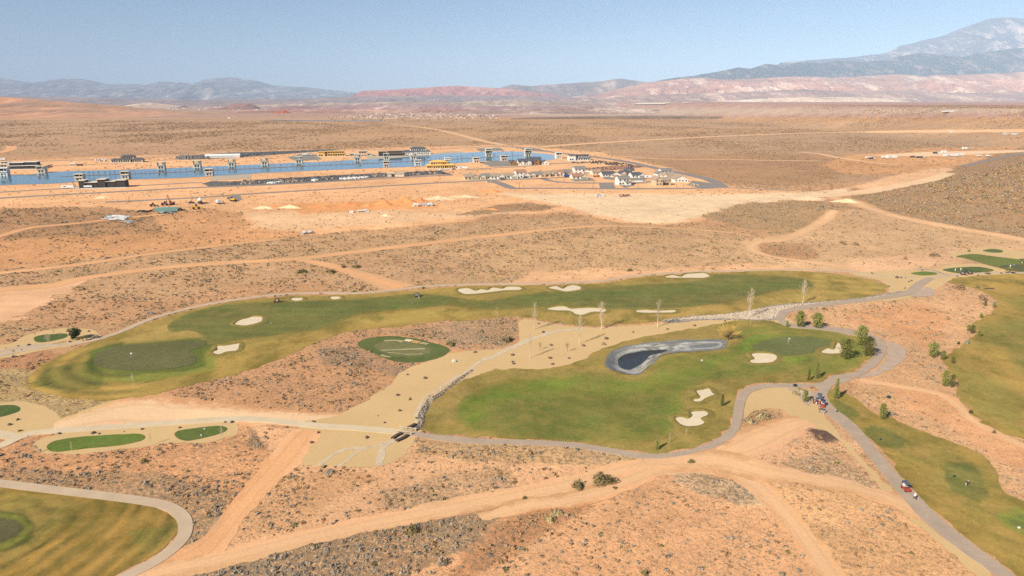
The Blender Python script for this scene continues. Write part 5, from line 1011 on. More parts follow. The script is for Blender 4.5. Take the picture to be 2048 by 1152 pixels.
zones = {
 'on the sand bed between the cart path and round practice green': [(850,757,9),(795,791,9),(820,797,5),(815,750,6),(799,822,8),(756,832,4),(769,846,6),(833,837,7),(950,705,8)],
 'on the sand bed left of the pond': [(1077,648,6),(1086,665,8),(1102,691,8),(1100,717,9),(1138,717,7),(1105,729,8),(1167,692,9),(1212,678,10),(1207,688,8),(1027,728,8),(1025,711,9),(1025,724,6)],
 'on the sand strip behind the pond': [(1266,665,6),(1335,659,6),(1389,652,7),(1450,643,6)],
 'on the sand beside the lower cart path': [(627,844,8),(636,866,8),(623,886,9),(733,876,10),(450,845,6),(464,845,9),(359,856,7),(284,859,7),(248,864,4),(198,868,6),(187,867,10),(118,868,8)],
 'around the lower left corner tee box': [(35,840,8),(19,850,9)],
 'on the sand around the far left tee box': [(12,697,4),(27,703,5),(30,682,6),(36,693,6),(43,700,4),(57,691,8),(93,670,4),(140,684,7),(178,663,6)],
 'on the sandy turnout by the upper right tees': [(1744,547,5),(1778,573,5),(1794,556,9),(1802,556,6),(1811,556,4),(1810,577,5),(1818,564,5),(1823,562,5),(1914,553,5),(1933,551,5),(1956,551,5),(1844,541,5),(2002,547,6)]}
for zn, L in zones.items():
    L = sorted(L); 
    for i, (u, v, s) in enumerate(L):
        x, y, z = G(u, v); px = (y*cp-(z-CH)*sp)/F; o = bpy.data.objects.new('boulder', RM[(i*7+u) % 4]); COL.objects.link(o)
        s_ = s*px*1.0; o.location = (x, y, z+s_*.16); o.scale = (s_, s_*.8, s_*.8); o.rotation_euler = (0, 0, (u*13 % 63)/10)
        prop(o, '%s boulder %s' % (ORD[i] if i == 0 else ORD[i]+' from left', zn), 'boulder', 'boulders on the sand')
# ------------------------------------------------------------------ housing site by the lake
_a = G(0, 384.5); _b = G(980, 361); AX = math.atan2(_b[1]-_a[1], _b[0]-_a[0])      # the streets' direction
def W_(name, c, **k): return mat(name, S(*c), .85, .8, .06, **k)
M_WHITE = W_('white_render', (240, 234, 224)); M_CREAM = W_('cream_render', (232, 216, 190)); M_TANW = W_('tan_render', (206, 184, 154)); M_GREYC = W_('grey_concrete_wall', (222, 212, 192)); M_PINKW = W_('pinkish_render', (226, 204, 188))
M_OSB = W_('yellow_sheathing', (238, 190, 112)); M_WOOD = W_('brown_timber', (168, 120, 78)); M_SHELL = W_('dark_cladding', (74, 66, 64))
M_RDARK = W_('charcoal_roof', (92, 92, 98)); M_RTAN = W_('tan_tile_roof', (172, 150, 128)); M_RRED = W_('reddish_tile_roof', (172, 128, 106)); M_RGREY = W_('grey_tile_roof', (140, 132, 126)); M_RCREAM = W_('cream_flat_roof', (226, 212, 188)); M_RWHITE = W_('white_flat_roof', (236, 232, 226))
M_GLASS = mat('window_glass', (.02, .025, .035), .12, spec=.6); M_DARKO = mat('dark_opening', (.02, .018, .016), .9); M_TRIM = W_('pale_trim', (226, 222, 214)); M_GDOOR = W_('garage_door_panel', (176, 162, 146))
def site_at(u, v, rz=None):
    x, y, z = G(u, v); px = (y*cp-(z-CH)*sp)/F; return x, y, z, px
def windows(par, x0, x1, y, zs, wd=1.8, ht=1.5, gap=1.6, m=None, seed=0):
    r = np.random.default_rng(seed)
    for z in zs:
        x = x0+.9
        while x+wd < x1-.5:
            b = MB(); b.box(x, x+wd, y-.05, y+.02, z, z+ht); b.build('window', m or M_GLASS, par); x += wd+gap*r.uniform(.8, 1.6)
def wall_block(b, x0, x1, y0, y1, z0, z1): b.box(x0, x1, y0, y1, z0, z1)
def lot(name, lab, cat, group, u, v, dz=0, turn=0.0):
    x, y, z, px = site_at(u, v); return empty(name, (x, y, z+.02+dz), AX+turn, label=lab, cat=cat, group=group), px
# --- boathouses
def boathouse(u, v, w, h, lab, kind, group, lift=.0):
    e, px = lot('boathouse', lab, 'boathouse', group, u, v, lift); W = w*px*.86; Hh = h*px*.92; D_ = 7.5; t = .35; x0, x1 = -W/2, W/2; mid = Hh*.52
    mw = {'far': M_GREYC, 'near': M_PINKW, 'white': M_WHITE, 'tower': M_GREYC}[kind]
    b = MB()
    b.box(x0, x0+t, 0, D_, 0, Hh); b.box(x1-t, x1, 0, D_, 0, Hh); b.box(x0+t, x1-t, D_-t, D_, 0, mid if kind == 'far' else Hh*.95)
    if kind in ('near', 'white'): b.box(x0+t, x1-t, .02, t, 0, .6); b.box(x0+t, x1-t, .02, t, 2.6, mid+1.2); b.box(x0+t, x0+W*.22, .02, t, .6, 2.6); b.box(x1-W*.18, x1-t, .02, t, .6, 2.6)
    else: b.box(x0+t, x0+W*.2, .02, t, 0, mid); b.box(x0+W*.48, x0+W*.56, .02, t, 0, mid); b.box(x1-W*.16, x1-t, .02, t, 0, mid); b.box(x0+t, x1-t, .02, t, mid-.7, mid)
    b.build('wall', mw, e)
    s = MB(); s.box(x0-.3, x1+.5, -.8, D_-.02, mid+.01, mid+.35); s.build('deck', M_TRIM, e)
    r = MB(); r.box(x0-.5, x1+.5, -.7, D_+.4, Hh, Hh+.4); r.build('roof', M_RCREAM if kind != 'white' else M_RWHITE, e)
    g = MB(); g.box(x0+W*.25, x0+W*.43, .3, .36, .6, mid-1.3); g.build('window', M_GLASS, e)
    g = MB(); g.box(x0+W*.62, x1-W*.22, .3, .36, .6, mid-1.3); g.build('window', M_GLASS, e); g = MB(); g.box(x0+t, x1-t, .4, .5, 0, mid-.01); g.build('inner_wall', mw, e)
    if kind != 'far': g = MB(); g.box(x0+W*.3, x1-t-.2, 2.6, 2.7, mid+.8, Hh-1.2); g.build('glass_wall', M_GLASS, e)
    else: g = MB(); g.box(x1-W*.3, x1-t-.2, 2.6, 4.6, mid+.36, Hh-.4); g.build('stair_core', mw, e)
    p = MB(); p.box(x0+W*.62, x0+W*.68, .3, .7, mid+.36, Hh-.01); p.build('pillar', mw, e)
    rl = MB(); rl.box(x0+.1, x1-.1, -.75, -.68, mid+.95, mid+1.03); rl.build('railing', M_TRIM, e)
    if kind == 'tower':
        b = MB(); b.box(x0+.3, x1-.3, .3, D_-.4, Hh+.41, Hh*1.35); b.build('upper_storey', mw, e); r = MB(); r.box(x0-.1, x1+.1, -.1, D_, Hh*1.35, Hh*1.35+.35); r.build('roof', M_RWHITE, e)
        g = MB(); g.box(x0+1, x1-1.2, .22, .29, Hh+1, Hh*1.35-.5); g.build('window', M_GLASS, e)
    if kind == 'far':
        q = MB(); q.box(x0-.2, x1+.2, -5.0, -.9, .25, .5); q.build('dock', M_TRIM, e)
gf = 'boathouses along the far shore'; gn = 'boathouses along the near shore'
for i, a in enumerate([(82,346,17,14,'far'),(322,338.5,16,14.5,'far'),(394,335.5,16,14.5,'far'),(463,332.5,15.5,14.5,'far'),(529,330,15.5,14.5,'far'),(597.5,326.5,15.5,14,'far'),(715,322,15,13.5,'far'),(773,319.5,13,13,'far'),(827,318,14.5,11,'far'),(978,312.5,15,11.5,'tower'),(1057,312,16,11.5,'tower'),(1118,317,14,12,'white')]):
    u, v, w_, h_, k = a; o_ = ['leftmost','second','third','fourth','fifth','sixth','seventh','eighth','ninth'][i] if i < 9 else ''
    lab = ('grey two-storey boathouse on the far lake shore, %s%s' % (o_, '' if i == 0 else ' from left')) if i < 9 else ['', 'three-storey grey boathouse tower in the lake, left one of two towers', 'three-storey grey boathouse tower right behind the grey roofed farmhouse', 'white two-storey boathouse at the right end of the lake'][i-8]
    boathouse(u, v, w_, h_, lab, k, gf)
for i, a in enumerate([(7,352,17,16,'white','tall white boathouse at the left edge of the picture'),(158,362,18,14,'near','boathouse beside the dark treed house, left one, near lake shore'),(250,357.5,17,15,'near','boathouse beside the dark treed house, right one, near lake shore'),(418,351.5,17,14,'near','pinkish boathouse alone above the grey pad, near lake shore'),(773,334.5,14,12,'near','pinkish boathouse on the near shore below the far row, middle of lake'),(836,330.5,15,10.5,'white','white boathouse on the near shore, left of the yellow framed house'),(896,323,15,7,'white','white boathouse half hidden behind the yellow framed house'),(953,326,14.5,11,'near','pinkish boathouse right of the yellow framed house'),(1009,322,16,11,'near','boathouse beside the grey pad, left of the farmhouse')]):
    boathouse(*a[:4], a[5], a[4], gn)

# --- large lake houses as stacked blocks: (x0,x1,y0,y1,z0,z1, roof) in fractions of the width / metres
def mansion(u, v, w, lab, blocks, mw, mr, rooftype='flat', glass=None, extra=None):
    e, px = lot('lake_house', lab, 'house', 'large houses by the lake', u, v); W = w*px; X = lambda f: -W/2+W*f
    for i, (a, b_, y0, y1, z0, z1) in enumerate(blocks):
        m = MB(); m.box(X(a), X(b_), y0, y1, z0, z1); wl = m.build('wall', mw, e)
        r = MB()
        if rooftype == 'flat': r.box(X(a)-.7, X(b_)+.7, y0-1.1, y1+.7, z1, z1+.45)
        else: r.hip(X(a), X(b_), y0, y1, z1, 2.3, .9)
        r.build('roof', mr, e)
        windows(e, X(a), X(b_), y0, [z0+.7], 2.4 if rooftype == 'flat' else 1.7, 2.0, .9, glass, i+3)
    p = MB(); p.box(X(0)-2, X(1)+2, -6, -.05, -.02, .12); p.build('terrace', M_TRIM, e)
    return e, W
mansion(46,338,56,'long dark glassy modern house with white flat roofs, left end of the lake',[(0,.42,1,12,0,3.6),(.45,.97,0,12,0,3.8),(.05,.5,3,13,3.9,7.4),(.55,.93,3,13,4.3,8.0)],M_SHELL,M_RWHITE)
mansion(8,335,22,'pale low house behind the tall white boathouse at the left edge',[(0,1,0,10,0,3.6),(.2,.9,3,9,4.1,6.6)],M_CREAM,M_RCREAM)
mansion(206,375.5,86,'low dark modern house with cream flat roofs on the near shore, between two boathouses',[(0,.12,0,11,0,7.0),(.14,.38,1,12,0,5.0),(.40,.56,0,12,0,7.8),(.58,.76,1,12,0,5.6),(.78,.98,0,11,0,6.6)],M_SHELL,M_RCREAM)
mansion(254,325,58,'two-storey house with dark hip roofs above the far shore street',[(0,.2,1,9,0,3.4),(.14,.62,0,12,0,3.8),(.3,.72,4,12,4.2,7.4),(.66,1,1,9,0,3.6)],M_TANW,M_RDARK,'hip')
mansion(664,312.5,52,'yellow sheathed long two-storey house under construction on the far shore',[(0,.24,-2,9,0,6.4),(.24,1,0,11,0,3.4),(.24,.96,2,11,3.9,6.9)],M_OSB,M_OSB,'flat',M_DARKO)
mansion(722,312,44,'low cream roofed house on the far shore, right of the yellow one',[(0,.46,0,10,0,3.6),(.4,.8,3,12,3.4,6.8),(.78,1,0,8,0,3.4)],M_TANW,M_RCREAM)
mansion(784,312,52,'long dark house with a brown roof on the far shore',[(0,.3,1,11,0,6.4),(.3,1,2,12,0,3.8),(.34,.9,5,12,4.3,6.8)],M_SHELL,M_RTAN)
mansion(834,309,60,'white two-storey house with charcoal hip roof, rightmost on the far shore',[(0,.35,0,10,0,4.2),(.3,.95,2,14,0,4.4),(.3,.82,4,14,4.9,8.8)],M_WHITE,M_RDARK,'hip')
mansion(883,337,58,'yellow framed house with hip roofs under construction on the near shore',[(0,.3,3,13,0,3.4),(.2,.62,0,12,0,3.8),(.14,.72,4,14,4.2,7.4),(.6,1,1,11,0,3.6)],M_OSB,M_OSB,'hip',M_DARKO)
mansion(1160,321,45,'white modern two-storey house with dark roof, right of the lake end',[(0,.3,0,9,0,7.2),(.3,1,2,11,0,3.6),(.36,.95,4,11,4.1,7.2)],M_WHITE,M_RDARK)
# farmhouse: several gabled wings
def gabled(name, lab, cat, group, u, v, w, wings, extra=(), turn=0.0):
    e, px = lot(name, lab, cat, group, u, v, 0, turn); W = w*px
    for i, (a, b_, y0, y1, h, rh, ax, mw, mr) in enumerate(wings):
        x0, x1 = -W/2+W*a, -W/2+W*b_; m = MB(); m.box(x0, x1, y0, y1, 0, h); m.gable_wall(x0, x1, y0, y1, h, rh, ax); m.build('wall', mw, e)
        r = MB(); r.gable(x0, x1, y0, y1, h+.03, rh, ax, .45, .22); r.build('roof', mr, e)
        zs = [.9] if h < 4 else [.9, 3.9]
        if x1-x0 > 3.5: windows(e, x0, x1, y0, zs, 1.5, 1.3, 2.0, None, i+int(u))
    for (a, b_, y0, z0, z1, nm, m_) in extra:
        m = MB(); m.box(-W/2+W*a, -W/2+W*b_, y0-.08, y0-.02, z0, z1); m.build(nm, m_, e)
    return e, W
gabled('farmhouse','white farmhouse with charcoal gables and brown timber wings by the lake','house','large houses by the lake',1061,330,80,[(0,.16,2,10,3.4,3,'y',M_WOOD,M_RDARK),(.2,.55,2,11,4.0,3.6,'x',M_WHITE,M_RDARK),(.24,.34,-1,5,3.2,2.4,'y',M_WHITE,M_RDARK),(.38,.52,-2,5,3.2,2.8,'y',M_WHITE,M_RDARK),(.54,.8,4,13,5.2,4.4,'x',M_WOOD,M_RDARK),(.62,.74,0,9,4,4,'y',M_WOOD,M_RDARK),(.8,.98,0,8,3,2.6,'y',M_WHITE,M_RDARK)])
GH = 'houses of the new neighbourhood'
def house(u, v, w, lab, mw, mr, floors=1, side='left', d=13, turn=0.0, h=None):
    h = h or (3.0 if floors == 1 else 5.9)
    wings = [(0, .72, 1.5, d, h, 2.6, 'x', mw, mr), (.50, 1, 0, d-2, min(h, 3.1), 2.3, 'y', mw, mr)] if side == 'left' else [(.28, 1, 1.5, d, h, 2.6, 'x', mw, mr), (0, .48, 0, d-2, min(h, 3.1), 2.3, 'y', mw, mr)]
    ex = [(.60, .92, 0, .05, 2.4, 'garage_door', M_GDOOR), (.36, .42, 1.5, .05, 2.2, 'door', M_SHELL)] if side == 'left' else [(.08, .40, 0, .05, 2.4, 'garage_door', M_GDOOR), (.58, .64, 1.5, .05, 2.2, 'door', M_SHELL)]
    return gabled('house', lab, 'house', GH, u, v, w, wings, ex, turn)
for a in [
 (944,359.5,28,'tan house with tan roof at the left end of the front row',M_TANW,M_RTAN,1,'left'),
 (972,359,24,'white walled house with grey-brown roof, second in the front row',M_CREAM,M_RGREY,1,'right'),
 (996,358.5,27,'white gabled house, third in the front row, by the street bend',M_WHITE,M_RTAN,1,'left'),
 (1022,357.5,28,'pale house with tan roof left of the reddish roofed two-storey house',M_WHITE,M_RTAN,1,'left'),
 (1047,356,28,'white two-storey house with reddish roof in the front row',M_WHITE,M_RRED,2,'left'),
 (1072,355,25,'low grey-roofed house right of the reddish roofed two-storey house',M_CREAM,M_RGREY,1,'right'),
 (1092,354,21,'tan gabled house in the middle of the front row',M_TANW,M_RTAN,1,'right'),
 (1107,352.5,15,'narrow cream house between two tan gables in the front row',M_CREAM,M_RTAN,1,'right'),
 (1122,351.5,16,'small white gabled house above the blue truck',M_WHITE,M_RRED,1,'right'),
 (1138,350,18,'grey-brown roofed house behind the blue truck',M_TANW,M_RGREY,1,'left'),
 (1166,348.5,32,'white two-storey house with grey roof at the back of the row',M_WHITE,M_RGREY,2,'left'),
 (1161,358.5,31,'cream house with brown roof on a grey pad, in front of a two-storey house',M_CREAM,M_RRED,1,'left'),
 (1197,350,22,'cream house with tan roof right of the white two-storey one',M_CREAM,M_RTAN,1,'left'),
 (1223,354,36,'large white gabled house with charcoal roof',M_WHITE,M_RDARK,1,'left'),
 (1253,352,24,'house with charcoal roof behind the two-storey white box house',M_GREYC,M_RDARK,1,'right'),
 (1262,346.5,17,'small charcoal roofed building furthest back behind the large white house',M_CREAM,M_RDARK,1,'right'),
 (1278,356,27,'long white house with a flat-looking charcoal roof',M_WHITE,M_RDARK,1,'left'),
 (1331,353,34,'light two-storey house with grey roof beside the curved road',M_WHITE,M_RGREY,2,'right'),
 (1340,356.5,26,'house with long tan roof behind the white gables near the curved road',M_CREAM,M_RTAN,1,'right'),
 (1349,361,26,'white gabled house with tan roof left of the rightmost house',M_WHITE,M_RTAN,1,'left')]:
    house(*a)
gabled('house','white two-storey box house with grey hip-like roof near the main street','house',GH,1249,370,25,[(0,1,0,11,5.9,2.6,'x',M_WHITE,M_RGREY),(.55,.98,-2.5,0,2.8,1.2,'x',M_WHITE,M_RGREY)],[(.1,.22,0,.6,1.8,'window',M_GLASS)])
gabled('house','wide white gable-fronted house with tan roof, rightmost in the neighbourhood','house',GH,1363,364.5,29,[(0,1,0,14,3.2,3.6,'y',M_WHITE,M_RTAN)])
gabled('house','tan barn-like two-storey house nearest the main street','house',GH,1327,371,34,[(0,.42,-1,12,5.8,3.2,'y',M_TANW,M_RTAN),(.38,1,1,12,4.6,3.0,'x',M_TANW,M_RTAN)],[(.55,.85,1,.1,2.6,'garage_door',M_SHELL)])
e, px = lot('site_office', 'small cream building on the dark nursery strip', 'building', None, 792, 353.5)
b = MB(); b.box(-9, 9, 0, 6, 0, 3.6); b.build('wall', M_CREAM, e); b = MB(); b.box(-9.6, 9.6, -.8, 6.5, 3.6, 4); b.build('roof', M_RCREAM, e); b = MB(); b.box(-5, -1.5, -.07, -.01, .1, 2.7); b.build('door', M_SHELL, e)
e, px = lot('event_tent', 'long white fabric shelter on the upper dark strip', 'tent', None, 445, 315.5)
b = MB(); b.box(-24, 24, 0, 10, 0, 3); b.gable_wall(-24, 24, 0, 10, 3, 2); b.build('tent_wall', M_RWHITE, e); b = MB(); b.gable(-24, 24, 0, 10, 3.03, 2, 'x', .5, .2); b.build('tent_roof', M_RWHITE, e)

# --- vehicles
M_TYRE = mat('tyre_rubber', (.02, .02, .02), .8); 
def paint(n, c, r=.35): return mat(n, S(*c), r, spec=.5)
M_PW = paint('white_paint', (240, 240, 238)); M_PB = paint('blue_paint', (46, 84, 160)); M_PO = paint('orange_paint', (196, 92, 58)); M_PD = paint('dark_blue_paint', (46, 52, 78)); M_PY = paint('yellow_paint', (232, 176, 50)); M_PR = paint('red_paint', (168, 66, 50)); M_PG = paint('green_container_paint', (134, 172, 160)); M_PS = paint('silver_paint', (180, 184, 188)); M_PM = paint('rust_paint', (126, 70, 54))
def wheels(e, xs, ys, r, w): 
    for x in xs:
        for y in ys: 
            m = MB(); m.wheel((x, y, r), r, w); m.build('wheel', M_TYRE, e)
def veh(name, lab, cat, group, u, v, turn=0.0, sc=1.0):
    x, y, z = G(u, v); e = empty(name, (x, y, z+.16), AX+turn, label=lab, cat=cat, group=group); e.scale = (sc,)*3; return e
def car(u, v, lab, m, turn=0, name='car', sc=1.1):
    e = veh(name, lab, 'car' if name == 'car' else 'truck', 'vehicles parked around the site', u, v, turn, sc); b = MB(); b.taper(-2.3, 2.3, -.9, .9, .35, .95, .1, .05); b.build('body', m, e)
    b = MB(); b.taper(-1.5, 1.1, -.85, .85, .96, 1.5, .5, .15); b.build('cabin', M_GLASS, e); wheels(e, (-1.45, 1.45), (-.85, .85), .34, .22); return e
def truck(u, v, lab, m, L=7, H_=2.8, turn=0, mc=None, gap=.0, sc=1.0):
    e = veh('truck', lab, 'truck', 'vehicles parked around the site', u, v, turn, sc); b = MB(); b.taper(L/2-2, L/2, -1.15, 1.15, .5, 2.4, .15, .05); cb = b.build('cab', mc or M_PW, e)
    b = MB(); b.box(-L/2, L/2-2.2, -1.25, 1.25, .9, H_); b.build('cargo_box', m, e); b = MB(); b.box(-L/2+.1, L/2-.3, -1, 1, .5, .85); b.build('chassis', M_SHELL, e); b = MB(); b.box(L/2-.5, L/2+.01, -.95, .95, 1.4, 2.1); b.build('windscreen', M_GLASS, cb)
    wheels(e, (-L/2+1.2, L/2-1.2), (-1.1, 1.1), .5, .3); return e
def trailer(u, v, lab, m, L=8, turn=0, H_=3):
    e = veh('trailer', lab, 'trailer', 'white trailers on the site', u, v, turn); b = MB(); b.taper(-L/2, L/2, -1.25, 1.25, .6, H_, .12, .04); b.build('body', m, e); wheels(e, (-.6, .6), (-1.1, 1.1), .4, .25)
    b = MB(); b.box(L/2, L/2+1.2, -.1, .1, .5, .65); b.build('hitch', M_SHELL, e); b = MB(); b.box(-L*.3, -L*.1, -1.29, -1.2, 1.6, 2.3); b.build('window', M_GLASS, e); return e
car(978,365.5,'white car at the street corner by the tan house',M_PW,.2); car(1005,359.5,'dark blue car in front of the third white gabled house',M_PD,.1); car(1050,356,'dark car in front of the reddish roofed house',M_PD,.1)
truck(1136,354.5,'blue box truck on the street in front of the row',M_PB,9,2.8,0,M_PB); truck(1193,354,'orange flatbed truck on bare ground beside the charcoal roofed house',M_PO,7,1.6,0,M_PO)
truck(1277,366.5,'white truck beside the two-storey box house',M_PW,9,2.6); car(1287,366,'white car right of the white truck',M_PW); trailer(1296,356.5,'white trailer right of the long white house',M_PW,7)
trailer(136,377,'white trailer on the street left of the treed house',M_PW,11); car(153,377,'white car on the street, left of the treed house drive',M_PW); truck(177,376,'white van in front of the treed house',M_PW,7,2.4)
truck(147,329.5,'white truck on the upper street',M_PW,7,2.4); truck(160,332,'dark blue truck on the upper street',M_PD,7,2.2,.3,M_PD); car(100,334,'dark red car on the upper street by the glassy house',paint('dark_red_paint',(120,50,60)),0,sc=1.4)
trailer(6,320.5,'small white trailer above the left houses',M_PW,7); trailer(925,338,'long white trailer beside the yellow framed house',M_PW,12); car(908,339.5,'dark car beside the yellow framed house',M_PD); trailer(610,310.5,'white trailer on the far shore pad, right',M_PW,9); truck(618,311,'silver truck on the far shore pad',M_PS,8,2.2); car(1147,326,'dark car on the lake street',M_PD)
# construction yard
def loader(u, v, lab, m, turn=0, sc=1.0):
    e = veh('wheel_loader', lab, 'loader', 'construction machines', u, v, turn, sc); b = MB(); b.taper(-3, .6, -1.1, 1.1, .8, 2.1, .1, .1); b.build('body', m, e); b = MB(); b.taper(-.9, .5, -.8, .8, 2.11, 3.3, .1, .1); b.build('cab', M_GLASS, e)
    for s in (-.7, .7): b = MB(); b.tube((.4, s, 1.6), (3.0, s, .7), .16, .14); b.build('arm', m, e)
    b = MB(); b.box(2.9, 3.9, -1.3, 1.3, .2, 1.1); b.build('bucket', m, e); wheels(e, (-2, 1.2), (-1.1, 1.1), .75, .5); return e
def excavator(u, v, lab, m, turn=0, sc=1.0, up=1.0):
    e = veh('excavator', lab, 'excavator', 'construction machines', u, v, turn, sc)
    for s in (-1.1, 1.1): b = MB(); b.taper(-2, 2, s-.3, s+.3, 0, .9, .3, 0); b.build('track', M_TYRE, e)
    b = MB(); b.taper(-2, 1.4, -1.2, 1.2, 1.0, 2.2, .1, .1); b.build('body', m, e); b = MB(); b.box(.2, 1.5, .2, 1.2, 2.21, 3.2); b.build('cab', M_GLASS, e)
    b = MB(); b.tube((1.2, -.3, 1.9), (3.4, -.3, 4.4+up), .3, .22, 4); b.build('boom', m, e); b = MB(); b.tube((3.4, -.3, 4.4+up), (5.2, -.3, 2.4), .22, .15, 4); b.build('stick', m, e); b = MB(); b.taper(4.7, 5.7, -.8, .2, 1.4, 2.4, .2, 0); b.build('bucket', M_SHELL, e); return e
loader(394,418.5,'yellow wheel loader on the bare yard, right of the green container',M_PY,.2,1.15); loader(307,413,'dark loader left of the machines behind the green container',M_PM,.4,.9)
excavator(467,402.5,'yellow excavator on the grey pad, boom raised',M_PY,2.6,1.1,2); excavator(344,409.5,'rusty excavator with upright boom behind the green container',M_PM,2.7,1.0,3.2); loader(331,411,'brown loader directly behind the green container',M_PM,.1,1); loader(362,421,'small loader at the right end of the green container',M_PM,0,.7)
e = veh('cement_mixer', 'white cement mixer truck standing in the yard', 'truck', 'vehicles parked around the site', 401, 407, 1.9, 1.25); b = MB(); b.taper(2, 4, -1.2, 1.2, .6, 2.8, .1, .05); b.build('cab', M_PW, e); b = MB(); b.tube((-3.4, 0, 2.9), (-1, 0, 2.6), .7, 1.35, 10); b.tube((-1, 0, 2.6), (1.7, 0, 2.1), 1.35, .9, 10); b.build('drum', M_PW, e); b = MB(); b.box(-3.8, 3.5, -1, 1, .6, 1.1); b.build('chassis', M_SHELL, e); wheels(e, (-2.6, -1.4, 2.9), (-1.1, 1.1), .52, .35)
truck(437,407.5,'white box truck near the grey pad in the yard',M_PW,6,3.0,2.0,sc=1.1); car(383,407,'small dark pickup left of the cement mixer truck',M_PD,.3)
e = veh('shipping_container', 'long pale green shipping container with orange end', 'container', None, 333, 423, .02); b = MB(); b.box(-8.4, 8.4, -1.6, 1.6, .1, 3.0); b.build('body', M_PG, e)
rb = bpy.data.meshes.new('rib'); q = MB(); q.box(-.06, .06, -1.66, -1.6, .2, 2.9); rb.from_pydata(q.v, [], q.f); rb.materials.append(M_PG)
for k in range(14): o = bpy.data.objects.new('rib', rb); COL.objects.link(o); o.parent = e; o.location = (-7.8+k*1.2, 0, 0)
b = MB(); b.box(-9.4, -8.41, -1.5, 1.5, .1, 2.3); b.build('end_door', M_PO, e)
def pile(u, v, wpx, name, lab, cat, group, m, n, L, r_, rows=3, seed=0, kind='pipe', turn=0.0):
    x, y, z = G(u, v); px = (y*cp-(z-CH)*sp)/F; e = empty(name, (x, y, z+.05), AX+turn, label=lab, cat=cat, group=group); r = np.random.default_rng(seed+int(u)); W = wpx*px
    for k in range(n):
        b = MB(); cx = r.uniform(-W/2, W/2); cy = r.uniform(-rows, rows)
        if kind == 'pipe': b.tube((-L/2, 0, r_), (L/2, 0, r_), r_, r_, 6)
        else: b.box(-L/2, L/2, -L*.4, L*.4, 0, r_)
        o = b.build(kind, m if r.random() < .75 else M_PS, e); o.location = (cx, cy, 0 if r.random() < .6 else r_); o.rotation_euler = (0, 0, r.uniform(-.5, .5) if kind == 'pipe' else r.uniform(-.15, .15))
pile(234,437,36,'pipe_pile','scattered white and blue pipe pile on the desert below the yard','pipes','piles of building material',M_RWHITE,34,4.5,.45,9,1)
pile(254,443,14,'pipe_pile','smaller pale pipe pile just right below the larger pipe pile','pipes','piles of building material',M_RWHITE,12,3.5,.25,8,2,turn=.8); pile(222,434,10,'pipe_pile','bluish pipe bundle at the left end of the pipe piles','pipes','piles of building material',paint('blue_pipe',(110,160,190)),9,4,.4,3,3)
pile(847,412,44,'block_pile','row of white wrapped blocks below the orange mounds','blocks','piles of building material',M_RWHITE,30,1.5,1.3,3.5,4,'block'); pile(704,425,11,'block_pile','short white slab stack on the pale ground, left of two','blocks','piles of building material',M_RWHITE,5,3,.7,1,5,'block'); pile(728,423,18,'block_pile','longer white slab stack on the pale ground, right of two','blocks','piles of building material',M_RWHITE,8,3,.7,1.4,6,'block')
pile(615,467,20,'block_pile','white block stack at the edge of the brown desert','blocks','piles of building material',M_RWHITE,9,2,1,2,7,'block'); pile(295,423,28,'timber_pile','low dark timber stack left of the green container','timber','piles of building material',M_SHELL,16,4,.4,3,8,'block'); pile(330,426,30,'timber_pile','dark timber stack in front of the green container','timber','piles of building material',M_SHELL,16,4,.35,3,9,'block')
pile(1198,393,24,'block_pile','white block row on bare ground below the street junction','blocks','piles of building material',M_RWHITE,12,1.6,1,2.5,10,'block'); pile(1250,393,20,'timber_pile','brown material row right of the white block row','timber','piles of building material',M_PM,10,1.6,.8,2.5,11,'block')
pile(201,322.5,20,'block_pile','white and grey material heap left of the dark hip roofed house','blocks','piles of building material',M_RWHITE,24,2,1.6,4,12,'block'); pile(890,340,24,'block_pile','white and dark material heap in front of the yellow framed house','blocks','piles of building material',M_RWHITE,16,2,.7,2,13,'block')
pile(1388,371,20,'block_pile','pale rubble heap at the right end of the neighbourhood','blocks','piles of building material',M_TANW,22,1.6,.9,5,14,'block')
# far yard on the right
for i, a in enumerate([(1743,318.5,'dark blue truck at the left end of the far yard',M_PD,9,2.4),(1737,317,'white truck at the left end of the far yard, behind the blue truck',M_PW,9,2.6),(1768,316.5,'short white truck in the far yard, left of the long white trailer',M_PW,8,3.2),(1826,315,'red truck in the middle of the far yard',M_PM,9,2.4),(1840,316,'dark truck right of the red truck in the far yard',M_PD,12,2.4),(1871,307.5,'dark truck in the back row of the far yard',M_PD,9,2.6),(1958,313.5,'small white truck at the right side of the far yard',M_PW,6,2.6),(1977,313.5,'small white truck rightmost in the far yard',M_PW,7,2.6)]): truck(*a[:4], a[4], a[5])
for a in [(1783,316.5,'long white trailer in the left part of the far yard',M_PW,17),(1902,313,'longest white trailer in the far yard, before the pale ground',M_PW,26),(1920,312,'shorter white trailer right behind the longest one',M_PW,12),(1887,306.5,'white trailer in the back row of the far yard',M_PW,9),(1929,299,'white tank trailer standing apart behind the far yard',M_PW,9),(1940,299,'pale low trailer right of the white tank trailer',M_TANW,14)]: trailer(a[0], a[1], a[2], a[3], a[4], 0, 4)
for u, v, w, lab in [(1905,223.5,30,'long white flat building far off on the plain'),(1902,264.5,11,'small white shed far off beside the pale road'),(2030,269.5,10,'pale shed far off at the right edge'),(2012,269,8,'small pale shed far off near the right edge'),(458,236.5,5,'tiny dark roofed house alone at the foot of the orange dune')]:
    x, y, z = G(u, v); px = (y*cp-(z-CH)*sp)/F; e = empty('shed', (x, y, z), 0, label=lab, cat='building'); W = w*px; h = 2.2*px; b = MB(); b.box(-W/2, W/2, 0, W*.4, 0, h); b.build('wall', M_WHITE, e); b = MB(); b.box(-W/2-1, W/2+1, -1, W*.4+1, h, h+1); b.build('roof', M_RWHITE if u > 500 else M_RDARK, e)
